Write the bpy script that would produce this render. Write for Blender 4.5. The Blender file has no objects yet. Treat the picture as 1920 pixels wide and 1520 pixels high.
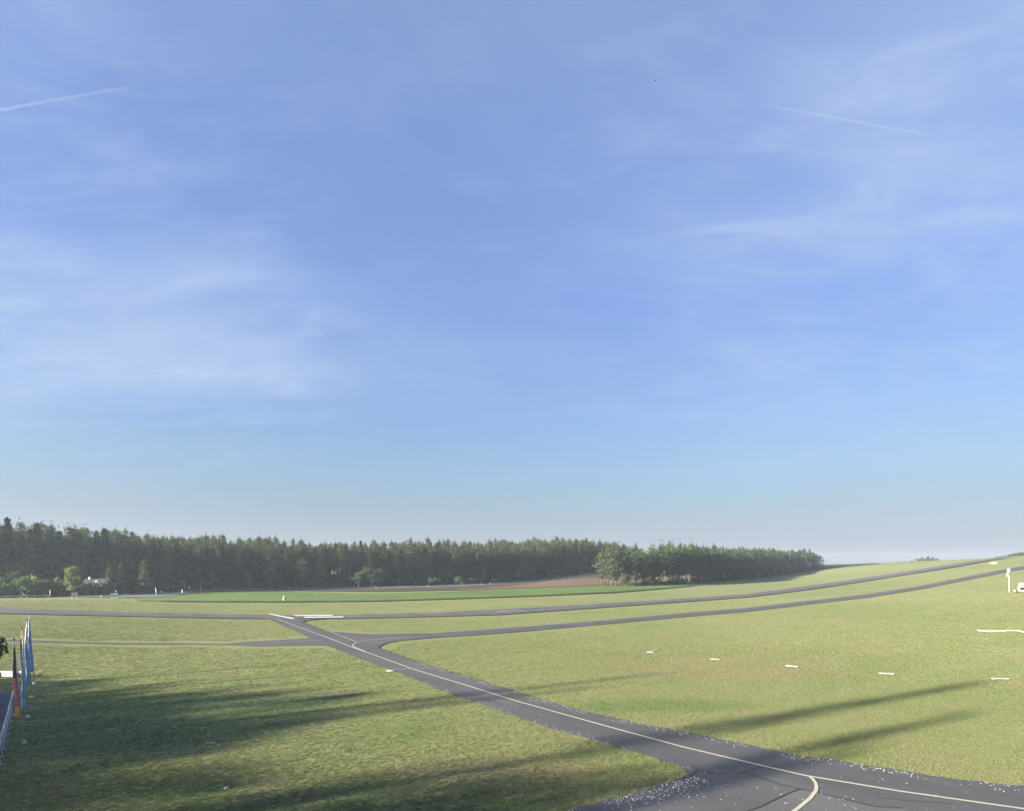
import bpy, bmesh, math, random
import numpy as np
from mathutils import Vector, Matrix
from mathutils.geometry import delaunay_2d_cdt

random.seed(7)
rng = np.random.default_rng(7)
sc = bpy.context.scene
COL = sc.collection

# ------------------------------------------------------------------ camera
H = 9.3                                   # eye height on the control tower
cam = bpy.data.cameras.new('camera')
camo = bpy.data.objects.new('camera', cam)
COL.objects.link(camo)
camo.location = (0, 0, H)
camo.rotation_euler = (math.radians(90), 0, 0)
cam.sensor_width = 36
cam.lens = 18.75
cam.shift_y = 0.15625
cam.clip_start = 0.5
cam.clip_end = 60000
sc.camera = camo

# ------------------------------------------------------------------ sky, sun, exposure
SUN_EL = math.radians(14)
TRAVEL = Vector((0.906 * math.cos(SUN_EL), 0.423 * math.cos(SUN_EL), -math.sin(SUN_EL)))
world = bpy.data.worlds.new("World")
sc.world = world
world.use_nodes = True
SKY_STRENGTH = 0.1


def N(nt, typ, **kw):
    n = nt.nodes.new(typ)
    for k, v in kw.items():
        if k in ('inp',):
            for kk, vv in v.items():
                n.inputs[kk].default_value = vv
        else:
            setattr(n, k, v)
    return n


def math_node(nt, op, a, b=None, clamp=False):
    n = nt.nodes.new('ShaderNodeMath')
    n.operation = op
    n.use_clamp = clamp
    for i, s in enumerate((a, b)):
        if s is None:
            continue
        if isinstance(s, (int, float)):
            n.inputs[i].default_value = s
        else:
            nt.links.new(s, n.inputs[i])
    return n.outputs[0]


def mix_rgb(nt, fac, a, b, blend='MIX'):
    n = nt.nodes.new('ShaderNodeMix')
    n.data_type = 'RGBA'
    n.blend_type = blend
    for sock, s in ((n.inputs[0], fac), (n.inputs[6], a), (n.inputs[7], b)):
        if isinstance(s, (int, float)):
            sock.default_value = s
        elif isinstance(s, (tuple, list)):
            sock.default_value = (*s[:3], 1)
        else:
            nt.links.new(s, sock)
    return n.outputs[2]


def ramp(nt, fac, stops, interp='LINEAR'):
    n = nt.nodes.new('ShaderNodeValToRGB')
    cr = n.color_ramp
    cr.interpolation = interp
    while len(cr.elements) < len(stops):
        cr.elements.new(0.5)
    for e, (p, c) in zip(cr.elements, stops):
        e.position = p
        e.color = (*c, 1) if len(c) == 3 else c
    nt.links.new(fac, n.inputs[0])
    return n


def lin(r, g, b):
    def f(c):
        c /= 255
        return c / 12.92 if c <= 0.04045 else ((c + 0.055) / 1.055) ** 2.4
    return (f(r), f(g), f(b))


EXPOSURE = 3.0


def build_world():
    nt = world.node_tree
    bg = nt.nodes['Background']
    bg.inputs[1].default_value = SKY_STRENGTH
    sky = nt.nodes.new('ShaderNodeTexSky')
    sky.sky_type = 'NISHITA'
    sky.sun_disc = False
    sky.sun_elevation = SUN_EL
    sky.sun_rotation = math.radians(-115)
    sky.altitude = 500
    sky.air_density = 1.0
    sky.dust_density = 0.5
    sky.ozone_density = 3.0
    tc = nt.nodes.new('ShaderNodeTexCoord')
    sep = nt.nodes.new('ShaderNodeSeparateXYZ')
    nt.links.new(tc.outputs['Generated'], sep.inputs[0])
    z = math_node(nt, 'MAXIMUM', sep.outputs['Z'], 0.0)
    k = 1.0 / (SKY_STRENGTH * 2 ** EXPOSURE)
    K = lambda r, g, b: tuple(c * k for c in lin(r, g, b))
    air = ramp(nt, z, [(0.0, K(161, 163, 171)), (0.03, K(164, 169, 179)), (0.065, K(166, 181, 194)),
                       (0.115, K(161, 187, 205)), (0.165, K(156, 188, 218)), (0.25, K(147, 182, 229)),
                       (0.42, K(134, 166, 227)), (0.60, K(126, 155, 215)), (0.74, K(123, 151, 204)),
                       (1.0, K(104, 134, 200))])
    # across the compass the physical sky sets the balance: brighter round the low sun, fainter beside it
    bw = nt.nodes.new('ShaderNodeRGBToBW')
    nt.links.new(sky.outputs[0], bw.inputs[0])
    g_ = lambda v: (v, v, v)
    ref = ramp(nt, z, [(0.0, g_(4.3)), (0.05, g_(4.1)), (0.105, g_(3.46)), (0.17, g_(2.67)), (0.26, g_(2.04)), (0.42, g_(1.36)), (0.60, g_(0.97)), (0.73, g_(0.80)), (0.87, g_(0.69)), (1.0, g_(0.63))])
    bal = math_node(nt, 'POWER', math_node(nt, 'DIVIDE', bw.outputs[0], ref.outputs[0]), 0.45)
    base = mix_rgb(nt, 1.0, air.outputs[0], bal, 'MULTIPLY')
    # cirrus: fibrous noise laid on a flat sheet high above the ground
    zz = math_node(nt, 'ADD', z, 0.10)
    cx = math_node(nt, 'DIVIDE', sep.outputs['X'], zz)
    cy = math_node(nt, 'DIVIDE', sep.outputs['Y'], zz)
    cmb = nt.nodes.new('ShaderNodeCombineXYZ')
    nt.links.new(cx, cmb.inputs[0])
    nt.links.new(cy, cmb.inputs[1])

    def fibres(rot, sx, sy, scale, lo, hi, off, detail=9, rough=0.62, dist=0.6):
        m = nt.nodes.new('ShaderNodeMapping')
        m.inputs['Rotation'].default_value = (0, 0, math.radians(rot))
        m.inputs['Scale'].default_value = (sx, sy, 1)
        m.inputs['Location'].default_value = off
        nt.links.new(cmb.outputs[0], m.inputs[0])
        t = nt.nodes.new('ShaderNodeTexNoise')
        t.inputs['Scale'].default_value = scale
        t.inputs['Detail'].default_value = detail
        t.inputs['Roughness'].default_value = rough
        t.inputs['Distortion'].default_value = dist
        nt.links.new(m.outputs[0], t.inputs['Vector'])
        mr = nt.nodes.new('ShaderNodeMapRange')
        mr.interpolation_type = 'SMOOTHSTEP'
        mr.inputs[1].default_value = lo
        mr.inputs[2].default_value = hi
        nt.links.new(t.outputs[0], mr.inputs[0])
        return mr.outputs[0]
    fib = fibres(14, 0.8, 2.0, 2.2, 0.44, 0.84, (3.1, 1.7, 0), rough=0.68, dist=0.9)
    fib2 = fibres(-24, 0.8, 1.9, 1.5, 0.45, 0.88, (8.4, 5.2, 0), rough=0.66, dist=0.9)
    patch = fibres(20, 0.5, 0.9, 0.6, 0.40, 0.72, (1.3, 6.4, 0), detail=4, dist=0.2)

    def bank(px, py, rx, lo, hi):
        """a bank of thin cloud centred on a compass direction"""
        d = Vector(((px - 960) / 1000, 1, (1060 - py) / 1000)).normalized()
        dot = nt.nodes.new('ShaderNodeVectorMath')
        dot.operation = 'DOT_PRODUCT'
        nt.links.new(tc.outputs['Generated'], dot.inputs[0])
        dot.inputs[1].default_value = d
        mr = nt.nodes.new('ShaderNodeMapRange')
        mr.interpolation_type = 'SMOOTHSTEP'
        mr.inputs[1].default_value = math.cos(math.radians(rx))
        mr.inputs[2].default_value = 1.0
        mr.inputs[3].default_value = lo
        mr.inputs[4].default_value = hi
        nt.links.new(dot.outputs['Value'], mr.inputs[0])
        return mr.outputs[0]
    right = bank(1680, 560, 24, 0, 1)
    right2 = bank(1350, 40, 24, 0, 0.35)
    left = bank(90, 600, 27, 0, 1.5)
    banks = math_node(nt, 'ADD', math_node(nt, 'ADD', right, left), math_node(nt, 'ADD', right2, 0.42))
    wisps = math_node(nt, 'MULTIPLY', math_node(nt, 'MAXIMUM', fib, fib2), banks)
    soft = math_node(nt, 'MULTIPLY', patch, math_node(nt, 'ADD', banks, 0.25))
    cov = math_node(nt, 'ADD', math_node(nt, 'MULTIPLY', wisps, 0.52), math_node(nt, 'MULTIPLY', soft, 0.48))
    # cirrus thins out towards the horizon haze
    mr = nt.nodes.new('ShaderNodeMapRange')
    mr.inputs[1].default_value = 0.08
    mr.inputs[2].default_value = 0.3
    nt.links.new(z, mr.inputs[0])
    cov = math_node(nt, 'MULTIPLY', cov, mr.outputs[0], clamp=True)
    col = mix_rgb(nt, cov, base, K(186, 206, 240))
    nt.links.new(col, bg.inputs[0])


build_world()

sun = bpy.data.lights.new('sun', 'SUN')
suno = bpy.data.objects.new('sun', sun)
COL.objects.link(suno)
sun.energy = 3.7
sun.angle = math.radians(1.0)
sun.color = (1.0, 0.90, 0.74)
suno.location = (-200, -90, 60)
suno.rotation_euler = TRAVEL.to_track_quat('-Z', 'Y').to_euler()

sc.view_settings.view_transform = 'Standard'
sc.view_settings.look = 'None'
sc.view_settings.gamma = 1
sc.view_settings.use_curve_mapping = False
sc.view_settings.exposure = EXPOSURE
sc.cycles.max_bounces = 6
sc.cycles.transparent_max_bounces = 12
sc.cycles.volume_bounces = 0

# ------------------------------------------------------------------ terrain as a smooth height function
PXC=[ # photo column, row, depth
(-300,1142,92),(0,1146,95),(250,1151,97),(520,1157,97),(650,1156.5,98.5),(820,1152.5,103),(1000,1144.5,112),(1300,1124.5,148),(1520,1101.5,195),(1700,1074,245),(1811,1057,295),(1870,1047.5,330),(1890,1045,345),
(-300,1193,58),(0,1200,60),(250,1205.5,62),(520,1204,64),(700,1195,68),(1000,1178,80),(1300,1151,104),(1520,1128,131),(1700,1102.5,163),(1811,1084,184),(1920,1063.5,215),
(1875,1272,43.8),(1300,1240,51.5),(1833,1183,72),(1892,1110,120),(1700,1150,95),
(300,1128,137),(700,1127,139),(1000,1118,158),(1150,1111,183),(1300,1098,235),(1400,1089,325),
(0,1124,146),(-300,1122,140),
(0,1118,163),(250,1112,180),(400,1105,207),(600,1101,228),(800,1097.5,247),(900,1094,264),(1000,1086.5,290),(1140,1071,330),
(1150,1100,226),(1250,1097,250),(1300,1093.5,272),(1480,1077,390),(1541,1066,425),
(700,1113,176),(1150,1097.5,240),(1100,1085,275),
(1580,1057,520),(1640,1055,515),(1720,1051.5,500),(1800,1048.5,460),(1860,1045.8,400),(1920,1040.5,370),(2150,1025,330),
(1600,1064,400),(1700,1058,370),(1640,1085,235),
]
W=[(0,0,0),(0,-60,0),(-60,-30,0),(60,-30,0),(-120,0,0),(-120,60,.6),(100,0,.3),(-45,28,0),(-25,20,0),(0,20,0),(25,20,0),(-43,45,0),(0,45,0),(40,44,0),(0,30,0),(-20,33,0),
(-400,-400,0),(400,-400,3),(0,-400,0),(-400,0,0),(500,0,10),(600,250,19),(-500,300,5),(-300,600,12),(100,700,14),(0,450,9),(-150,350,6),(400,650,9),(550,800,5),(700,600,10),(900,900,0),(-900,900,12),(0,1200,10),(900,-300,10),(-900,-300,0),(900,300,12),(150,430,7)]
def px3(px,py,d):
    return ((px-960)/1000*d, d, H+(1060-py)/1000*d)
P=np.array([px3(*p) for p in PXC]+W)
wt=np.array([1.0]*len(PXC)+[3.0]*len(W))
def phi(r2): return np.where(r2>0,.5*r2*np.log(r2+1e-12),0)
S=100.0
X=P[:,:2]/S
n=len(X)
K=phi(((X[:,None]-X[None])**2).sum(-1))+np.diag(wt*0.002)
A=np.zeros((n+3,n+3));A[:n,:n]=K;A[:n,n]=1;A[:n,n+1:]=X;A[n,:n]=1;A[n+1:,:n]=X.T
sol=np.linalg.solve(A,np.r_[P[:,2],0,0,0])
def zt(x,y):
    x=np.asarray(x,float);y=np.asarray(y,float);sh=x.shape
    q=np.stack([x.ravel(),y.ravel()],1)/S
    out=np.empty(len(q))
    for i in range(0,len(q),20000):
        c=q[i:i+20000]
        out[i:i+20000]=phi(((c[:,None]-X[None])**2).sum(-1))@sol[:n]+sol[n]+c@sol[n+1:]
    return out.reshape(sh)
DS=np.concatenate([np.arange(8,80,.5),np.arange(80,700,1.0)])
def cast(px,py):
    u=(px-960)/1000;v=(1060-py)/1000
    f=H+v*DS-zt(u*DS,DS)
    k=np.argmax(f<0)
    if f[k]>=0: return None
    a,b=DS[k-1],DS[k]
    for _ in range(20):
        m=(a+b)/2
        if H+v*m-zt(np.array(u*m),np.array(m))<0:b=m
        else:a=m
    return (u*a,a,H+v*a)

# ------------------------------------------------------------------ helpers
def tag(o, label=None, cat=None, group=None, kind=None):
    for k, v in (('label', label), ('category', cat), ('group', group), ('kind', kind)):
        if v:
            o[k] = v
    return o


def mesh_obj(name, verts, faces, mat=None, parent=None, smooth=False, loc=None):
    me = bpy.data.meshes.new(name)
    me.from_pydata([tuple(map(float, v)) for v in verts], [], [tuple(map(int, f)) for f in faces])
    me.update()
    if smooth:
        me.polygons.foreach_set('use_smooth', [True] * len(me.polygons))
    if mat:
        for m in (mat if isinstance(mat, (list, tuple)) else [mat]):
            me.materials.append(m)
    return link(name, me, parent, loc)


def link(name, me, parent=None, loc=None):
    o = bpy.data.objects.new(name, me)
    COL.objects.link(o)
    if parent:
        o.parent = parent
    if loc is not None:
        o.location = loc
    return o


def empty(name, loc, rz=0.0, rot=None):
    o = bpy.data.objects.new(name, None)
    o.empty_display_size = 0.3
    COL.objects.link(o)
    o.location = loc
    o.rotation_euler = rot if rot else (0, 0, rz)
    return o


class MB:
    """collects shapes, then links them as one mesh"""
    def __init__(self):
        self.v, self.f = [], []

    def add(self, v, f):
        b = len(self.v)
        self.v += [tuple(p) for p in v]
        self.f += [tuple(i + b for i in q) for q in f]
        return self

    def box(self, c, s, rot=None):
        cx, cy, cz = c
        hx, hy, hz = s[0] / 2, s[1] / 2, s[2] / 2
        v = [Vector((x, y, z)) for x in (-hx, hx) for y in (-hy, hy) for z in (-hz, hz)]
        if rot:
            v = [rot @ p for p in v]
        v = [(p.x + cx, p.y + cy, p.z + cz) for p in v]
        return self.add(v, [(0, 1, 3, 2), (4, 6, 7, 5), (0, 4, 5, 1), (2, 3, 7, 6), (0, 2, 6, 4), (1, 5, 7, 3)])

    def tube(self, pts, radii, n=8, cap=True):
        pts = [Vector(p) for p in pts]
        if isinstance(radii, (int, float)):
            radii = [radii] * len(pts)
        v, f = [], []
        for i, p in enumerate(pts):
            t = (pts[min(i + 1, len(pts) - 1)] - pts[max(i - 1, 0)]).normalized()
            a = t.cross(Vector((0, 0, 1)))
            if a.length < 1e-3:
                a = Vector((1, 0, 0))
            a.normalize()
            b = t.cross(a)
            for k in range(n):
                w = 2 * math.pi * k / n
                v.append(p + (a * math.cos(w) + b * math.sin(w)) * radii[i])
        for i in range(len(pts) - 1):
            for k in range(n):
                f.append((i * n + k, i * n + (k + 1) % n, (i + 1) * n + (k + 1) % n, (i + 1) * n + k))
        if cap:
            f.append(tuple(range(n - 1, -1, -1)))
            f.append(tuple((len(pts) - 1) * n + k for k in range(n)))
        return self.add(v, f)

    def ball(self, c, r, n=8, m=5, sz=1.0):
        v, f = [(c[0], c[1], c[2] - r * sz)], []
        for i in range(1, m):
            a = -math.pi / 2 + math.pi * i / m
            for k in range(n):
                w = 2 * math.pi * k / n
                v.append((c[0] + r * math.cos(a) * math.cos(w), c[1] + r * math.cos(a) * math.sin(w), c[2] + r * sz * math.sin(a)))
        v.append((c[0], c[1], c[2] + r * sz))
        for k in range(n):
            f.append((0, 1 + (k + 1) % n, 1 + k))
        for i in range(m - 2):
            for k in range(n):
                f.append((1 + i * n + k, 1 + i * n + (k + 1) % n, 1 + (i + 1) * n + (k + 1) % n, 1 + (i + 1) * n + k))
        t = len(v) - 1
        for k in range(n):
            f.append((1 + (m - 2) * n + k, 1 + (m - 2) * n + (k + 1) % n, t))
        return self.add(v, f)

    def build(self, name, mat, parent=None, smooth=False, loc=None):
        return mesh_obj(name, self.v, self.f, mat, parent, smooth, loc)


def interp(tab, x):
    return float(np.interp(x, [t[0] for t in tab], [t[1] for t in tab]))


def ground(px, py):
    c = cast(px, py)
    return Vector(c)


def lift(d):
    return 1 + d / 45.0


# ------------------------------------------------------------------ materials
def principled(name, color=(0.5, 0.5, 0.5), rough=0.7, spec=0.3, metal=0.0):
    m = bpy.data.materials.new(name)
    m.use_nodes = True
    b = m.node_tree.nodes['Principled BSDF']
    b.inputs['Base Color'].default_value = (*color, 1)
    b.inputs['Roughness'].default_value = rough
    b.inputs['Specular IOR Level'].default_value = spec
    b.inputs['Metallic'].default_value = metal
    return m, m.node_tree, b


def noise(nt, scale, detail=4, rough=0.55, vec=None, stretch=None, rot=0, off=(0, 0, 0)):
    t = nt.nodes.new('ShaderNodeTexNoise')
    t.inputs['Scale'].default_value = scale
    t.inputs['Detail'].default_value = detail
    t.inputs['Roughness'].default_value = rough
    if vec is None:
        g = nt.nodes.new('ShaderNodeNewGeometry')
        vec = g.outputs['Position']
    if stretch or rot or off != (0, 0, 0):
        # turn first, then stretch along the turned axes
        m1 = nt.nodes.new('ShaderNodeMapping')
        m1.inputs['Rotation'].default_value = (0, 0, -rot)
        m1.inputs['Location'].default_value = off
        nt.links.new(vec, m1.inputs[0])
        m2 = nt.nodes.new('ShaderNodeMapping')
        m2.inputs['Scale'].default_value = stretch or (1, 1, 1)
        nt.links.new(m1.outputs[0], m2.inputs[0])
        vec = m2.outputs[0]
    nt.links.new(vec, t.inputs['Vector'])
    return t.outputs[0]


def smooth(nt, v, lo, hi, a=0.0, b=1.0):
    mr = nt.nodes.new('ShaderNodeMapRange')
    mr.interpolation_type = 'SMOOTHSTEP'
    for i, s in ((1, lo), (2, hi), (3, a), (4, b)):
        mr.inputs[i].default_value = s
    nt.links.new(v, mr.inputs[0])
    return mr.outputs[0]


def worn(name, color, rough=0.6, dirt=0.25, scale=3.0, spec=0.3, metal=0.0):
    """painted or bare surface with uneven wear"""
    m, nt, b = principled(name, color, rough, spec, metal)
    g = nt.nodes.new('ShaderNodeTexCoord')
    n = noise(nt, scale, 5, 0.6, g.outputs['Object'])
    c = mix_rgb(nt, smooth(nt, n, 0.4, 0.75, 0, dirt), color, tuple(x * 0.45 + 0.02 for x in color))
    nt.links.new(c, b.inputs['Base Color'])
    return m


RUN_ANG = math.atan2(0.55, 0.835)       # heading of the runway in plan


def grass_colour(nt):
    """colour of the mown airfield turf as a function of where on the field it grows"""
    big = noise(nt, 0.035, 3, 0.5)
    mid = noise(nt, 0.22, 4, 0.6, off=(13, 4, 0))
    fine = noise(nt, 2.6, 5, 0.7)
    mow = noise(nt, 1.0, 3, 0.6, stretch=(0.012, 0.30, 0.2), rot=RUN_ANG)
    c = mix_rgb(nt, smooth(nt, big, 0.35, 0.65), (0.136, 0.168, 0.062), (0.174, 0.188, 0.078))
    c = mix_rgb(nt, smooth(nt, mid, 0.42, 0.70, 0, 0.65), c, (0.194, 0.180, 0.098))
    c = mix_rgb(nt, smooth(nt, mid, 0.46, 0.28, 0, 0.45), c, (0.098, 0.145, 0.050))
    c = mix_rgb(nt, smooth(nt, mow, 0.38, 0.62, 0, 0.45), c, (0.176, 0.196, 0.088))
    geo = nt.nodes.new('ShaderNodeNewGeometry')
    sp = nt.nodes.new('ShaderNodeSeparateXYZ')
    nt.links.new(geo.outputs['Position'], sp.inputs[0])

    def stand(cx, cy, rx, ry, amount, tint, c):
        # an oval of browner or greener turf colour with a ragged outline
        dx = math_node(nt, 'DIVIDE', math_node(nt, 'SUBTRACT', sp.outputs['X'], cx), rx)
        dy = math_node(nt, 'DIVIDE', math_node(nt, 'SUBTRACT', sp.outputs['Y'], cy), ry)
        r = math_node(nt, 'SQRT', math_node(nt, 'ADD', math_node(nt, 'MULTIPLY', dx, dx), math_node(nt, 'MULTIPLY', dy, dy)))
        r = math_node(nt, 'ADD', r, math_node(nt, 'MULTIPLY', mid, 0.9))
        return mix_rgb(nt, smooth(nt, r, 1.55, 0.75, 0, amount), c, tint)
    c = stand(19, 49, 14, 7, 0.34, (0.225, 0.165, 0.105), c)
    c = stand(10, 35.5, 8, 2.2, 0.55, (0.070, 0.125, 0.040), c)
    c = stand(-22, 33, 14, 8, 0.45, (0.075, 0.130, 0.062), c)
    c = stand(-1, 24, 7, 3, 0.4, (0.200, 0.165, 0.100), c)
    c = mix_rgb(nt, smooth(nt, fine, 0.50, 0.80, 0, 0.30), c, (0.220, 0.225, 0.110))
    c = mix_rgb(nt, smooth(nt, fine, 0.50, 0.22, 0, 0.32), c, (0.086, 0.118, 0.042))
    return c


def make_ground_mat():
    m, nt, b = principled('turf', rough=0.95, spec=0.05)
    nt.links.new(grass_colour(nt), b.inputs['Base Color'])
    # height of the sward, so that the low sun rakes it
    h = math_node(nt, 'ADD', math_node(nt, 'MULTIPLY', noise(nt, 7.0, 6, 0.8), 0.6), math_node(nt, 'MULTIPLY', noise(nt, 1.6, 3, 0.6), 0.6))
    bp = nt.nodes.new('ShaderNodeBump')
    bp.inputs['Strength'].default_value = 1.0
    bp.inputs['Distance'].default_value = 0.03
    nt.links.new(h, bp.inputs['Height'])
    nt.links.new(bp.outputs[0], b.inputs['Normal'])
    return m


def make_blade_mat():
    m = bpy.data.materials.new('grass_blade')
    m.use_nodes = True
    nt = m.node_tree
    nt.nodes.clear()
    out = nt.nodes.new('ShaderNodeOutputMaterial')
    g = nt.nodes.new('ShaderNodeNewGeometry')
    rnd = g.outputs['Random Per Island']
    c = grass_colour(nt)
    c = mix_rgb(nt, smooth(nt, rnd, 0.78, 1.0, 0, 0.7), c, (0.24, 0.225, 0.13))
    c = mix_rgb(nt, smooth(nt, rnd, 0.3, 0.0, 0, 0.5), c, (0.065, 0.105, 0.035))
    d = nt.nodes.new('ShaderNodeBsdfDiffuse')
    t = nt.nodes.new('ShaderNodeBsdfTranslucent')
    nt.links.new(c, d.inputs[0])
    nt.links.new(c, t.inputs[0])
    mx = nt.nodes.new('ShaderNodeMixShader')
    mx.inputs[0].default_value = 0.25
    nt.links.new(d.outputs[0], mx.inputs[1])
    nt.links.new(t.outputs[0], mx.inputs[2])
    nt.links.new(mx.outputs[0], out.inputs[0])
    return m


def make_asphalt(name, base, patchy=0.5, light=1.35):
    m, nt, b = principled(name, base, 0.9, 0.12)
    p = noise(nt, 0.16, 4, 0.6, stretch=(0.5, 1.6, 1), rot=math.radians(131))
    f = noise(nt, 9.0, 6, 0.75)
    s = noise(nt, 0.9, 5, 0.65, off=(5, 9, 0))
    c = mix_rgb(nt, smooth(nt, p, 0.35, 0.68, 0, patchy), base, tuple(x * light + 0.006 for x in base))
    c = mix_rgb(nt, smooth(nt, s, 0.55, 0.8, 0, 0.5), c, tuple(x * 0.62 for x in base))
    c = mix_rgb(nt, smooth(nt, f, 0.52, 0.78, 0, 0.55), c, tuple(x * 1.9 + 0.01 for x in base))
    nt.links.new(c, b.inputs['Base Color'])
    bp = nt.nodes.new('ShaderNodeBump')
    bp.inputs['Strength'].default_value = 0.6
    bp.inputs['Distance'].default_value = 0.01
    nt.links.new(f, bp.inputs['Height'])
    nt.links.new(bp.outputs[0], b.inputs['Normal'])
    return m


def make_paint(name, col, under, wear=0.5):
    m, nt, b = principled(name, col, 0.8, 0.2)
    n = noise(nt, 5.0, 6, 0.75)
    c = mix_rgb(nt, smooth(nt, n, 0.5, 0.75, 0, wear), col, under)
    nt.links.new(c, b.inputs['Base Color'])
    return m


def make_field(name, a, b_, scale, furrow=0.0, ang=0.0):
    m, nt, b = principled(name, a, 0.95, 0.05)
    n1 = noise(nt, scale, 4, 0.6)
    n2 = noise(nt, 0.03, 2, 0.5, off=(40, 3, 0))
    n3 = noise(nt, 1.0, 3, 0.6, stretch=(0.01, 0.55, 0.2), rot=ang)
    c = mix_rgb(nt, smooth(nt, n1, 0.35, 0.7), a, b_)
    c = mix_rgb(nt, smooth(nt, n2, 0.4, 0.65, 0, 0.5), c, tuple(x * 0.72 for x in a))
    c = mix_rgb(nt, smooth(nt, n3, 0.42, 0.6, 0, furrow), c, tuple(x * 0.6 for x in b_))
    nt.links.new(c, b.inputs['Base Color'])
    return m


def make_leaf(name, dark, light, trans=0.3, spread=0.12):
    m = bpy.data.materials.new(name)
    m.use_nodes = True
    nt = m.node_tree
    nt.nodes.clear()
    out = nt.nodes.new('ShaderNodeOutputMaterial')
    g = nt.nodes.new('ShaderNodeNewGeometry')
    oi = nt.nodes.new('ShaderNodeObjectInfo')
    f = math_node(nt, 'ADD', math_node(nt, 'MULTIPLY', g.outputs['Random Per Island'], 0.6),
                  math_node(nt, 'MULTIPLY', oi.outputs['Random'], 0.4))
    c = mix_rgb(nt, f, dark, light)
    d = nt.nodes.new('ShaderNodeBsdfDiffuse')
    t = nt.nodes.new('ShaderNodeBsdfTranslucent')
    nt.links.new(c, d.inputs[0])
    nt.links.new(c, t.inputs[0])
    mx = nt.nodes.new('ShaderNodeMixShader')
    mx.inputs[0].default_value = trans
    nt.links.new(d.outputs[0], mx.inputs[1])
    nt.links.new(t.outputs[0], mx.inputs[2])
    nt.links.new(mx.outputs[0], out.inputs[0])
    return m


M = {}
M['turf'] = make_ground_mat()
M['blade'] = make_blade_mat()
ASPH = (0.068, 0.070, 0.073)
M['asphalt'] = make_asphalt('asphalt', ASPH)
M['old_asphalt'] = make_asphalt('old_asphalt', (0.078, 0.079, 0.080), 0.6)
M['road'] = make_asphalt('road_surface', (0.13, 0.125, 0.125), 0.4)
M['repair'] = make_asphalt('weathered_asphalt', (0.084, 0.085, 0.086), 0.5)
M['tar'] = worn('tar_seam', (0.018, 0.018, 0.02), 0.6, 0.3)
M['yellow_line'] = make_paint('yellow_line', (0.36, 0.35, 0.26), ASPH, 0.45)
M['faint_line'] = make_paint('faint_line', (0.22, 0.21, 0.17), ASPH, 0.75)
M['white_line'] = make_paint('white_line', (0.72, 0.72, 0.69), (0.35, 0.35, 0.34), 0.25)
M['crop'] = make_field('young_crop', (0.088, 0.138, 0.042), (0.118, 0.172, 0.052), 0.25, 0.3, RUN_ANG * 0.7)
M['soil'] = make_field('ploughed_soil', (0.118, 0.084, 0.056), (0.170, 0.116, 0.076), 0.4, 0.5, RUN_ANG * 0.7)
M['verge'] = make_field('rough_verge', (0.040, 0.054, 0.026), (0.075, 0.088, 0.040), 0.5)
M['far_field'] = make_field('far_field', (0.040, 0.060, 0.028), (0.060, 0.075, 0.035), 0.1)
M['bark'] = worn('pine_bark', (0.070, 0.052, 0.042), 0.9, 0.5, 1.2)
M['grey_bark'] = worn('grey_bark', (0.105, 0.095, 0.080), 0.9, 0.5, 1.2)
M['pine'] = make_leaf('pine_needles', (0.034, 0.053, 0.028), (0.084, 0.104, 0.046), 0.25)
M['spruce'] = make_leaf('spruce_needles', (0.028, 0.048, 0.027), (0.058, 0.082, 0.040), 0.12)
M['fresh_spruce'] = make_leaf('fresh_spruce_needles', (0.055, 0.085, 0.045), (0.110, 0.145, 0.066), 0.35)  # brighter copy of the spruce needles, sunlight put into the colour
M['leaf'] = make_leaf('fresh_leaves', (0.064, 0.110, 0.042), (0.112, 0.158, 0.058), 0.5)
M['bright_leaf'] = make_leaf('bright_spring_leaves', (0.092, 0.135, 0.042), (0.150, 0.185, 0.064), 0.5)
M['dark_leaf'] = make_leaf('dark_leaves', (0.042, 0.078, 0.034), (0.080, 0.120, 0.048), 0.4)
M['blossom'] = make_leaf('blossom', (0.16, 0.17, 0.11), (0.45, 0.45, 0.38), 0.3)
M['white'] = worn('white_paint', (0.44, 0.44, 0.40), 0.5, 0.25)
M['galv'] = worn('galvanised_steel', (0.42, 0.44, 0.45), 0.45, 0.3, 4, 0.5, 0.3)
M['pole'] = worn('aluminium_pole', (0.34, 0.36, 0.36), 0.4, 0.2, 2, 0.5, 0.3)
M['dark'] = worn('dark_paint', (0.03, 0.03, 0.032), 0.5, 0.2)
M['concrete'] = worn('concrete', (0.36, 0.35, 0.33), 0.85, 0.4)
M['pale_stone'] = worn('pale_stone', (0.27, 0.27, 0.275), 0.85, 0.3, 8)
M['teal'] = worn('teal_paint', (0.06, 0.26, 0.20), 0.5, 0.2)
M['red'] = worn('red_cloth', (0.44, 0.13, 0.15), 0.8, 0.2, 2)
M['orange'] = worn('orange_paint', (0.55, 0.16, 0.04), 0.6, 0.2)
M['gold'] = worn('gold_cloth', (0.60, 0.32, 0.09), 0.8, 0.2, 2)
M['black_cloth'] = worn('black_cloth', (0.08, 0.08, 0.09), 0.85, 0.2, 2)
M['white_cloth'] = worn('white_cloth', (0.66, 0.62, 0.56), 0.8, 0.2, 2)
M['pink_cloth'] = worn('faded_red_cloth', (0.42, 0.17, 0.14), 0.8, 0.3, 2)  # for a banner top painted as sunlit, and one windsock band
M['soil_dark'] = worn('dark_earth', (0.05, 0.04, 0.03), 0.95, 0.3)
M['roof'] = worn('grey_roof', (0.045, 0.048, 0.055), 0.8, 0.35, 1)
M['render'] = worn('pale_render', (0.20, 0.19, 0.17), 0.85, 0.25, 1)
M['glass'] = principled('window_glass', (0.03, 0.04, 0.05), 0.1, 0.5)[0]
M['yellow'] = worn('yellow_paint', (0.62, 0.52, 0.10), 0.6, 0.2)


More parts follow.
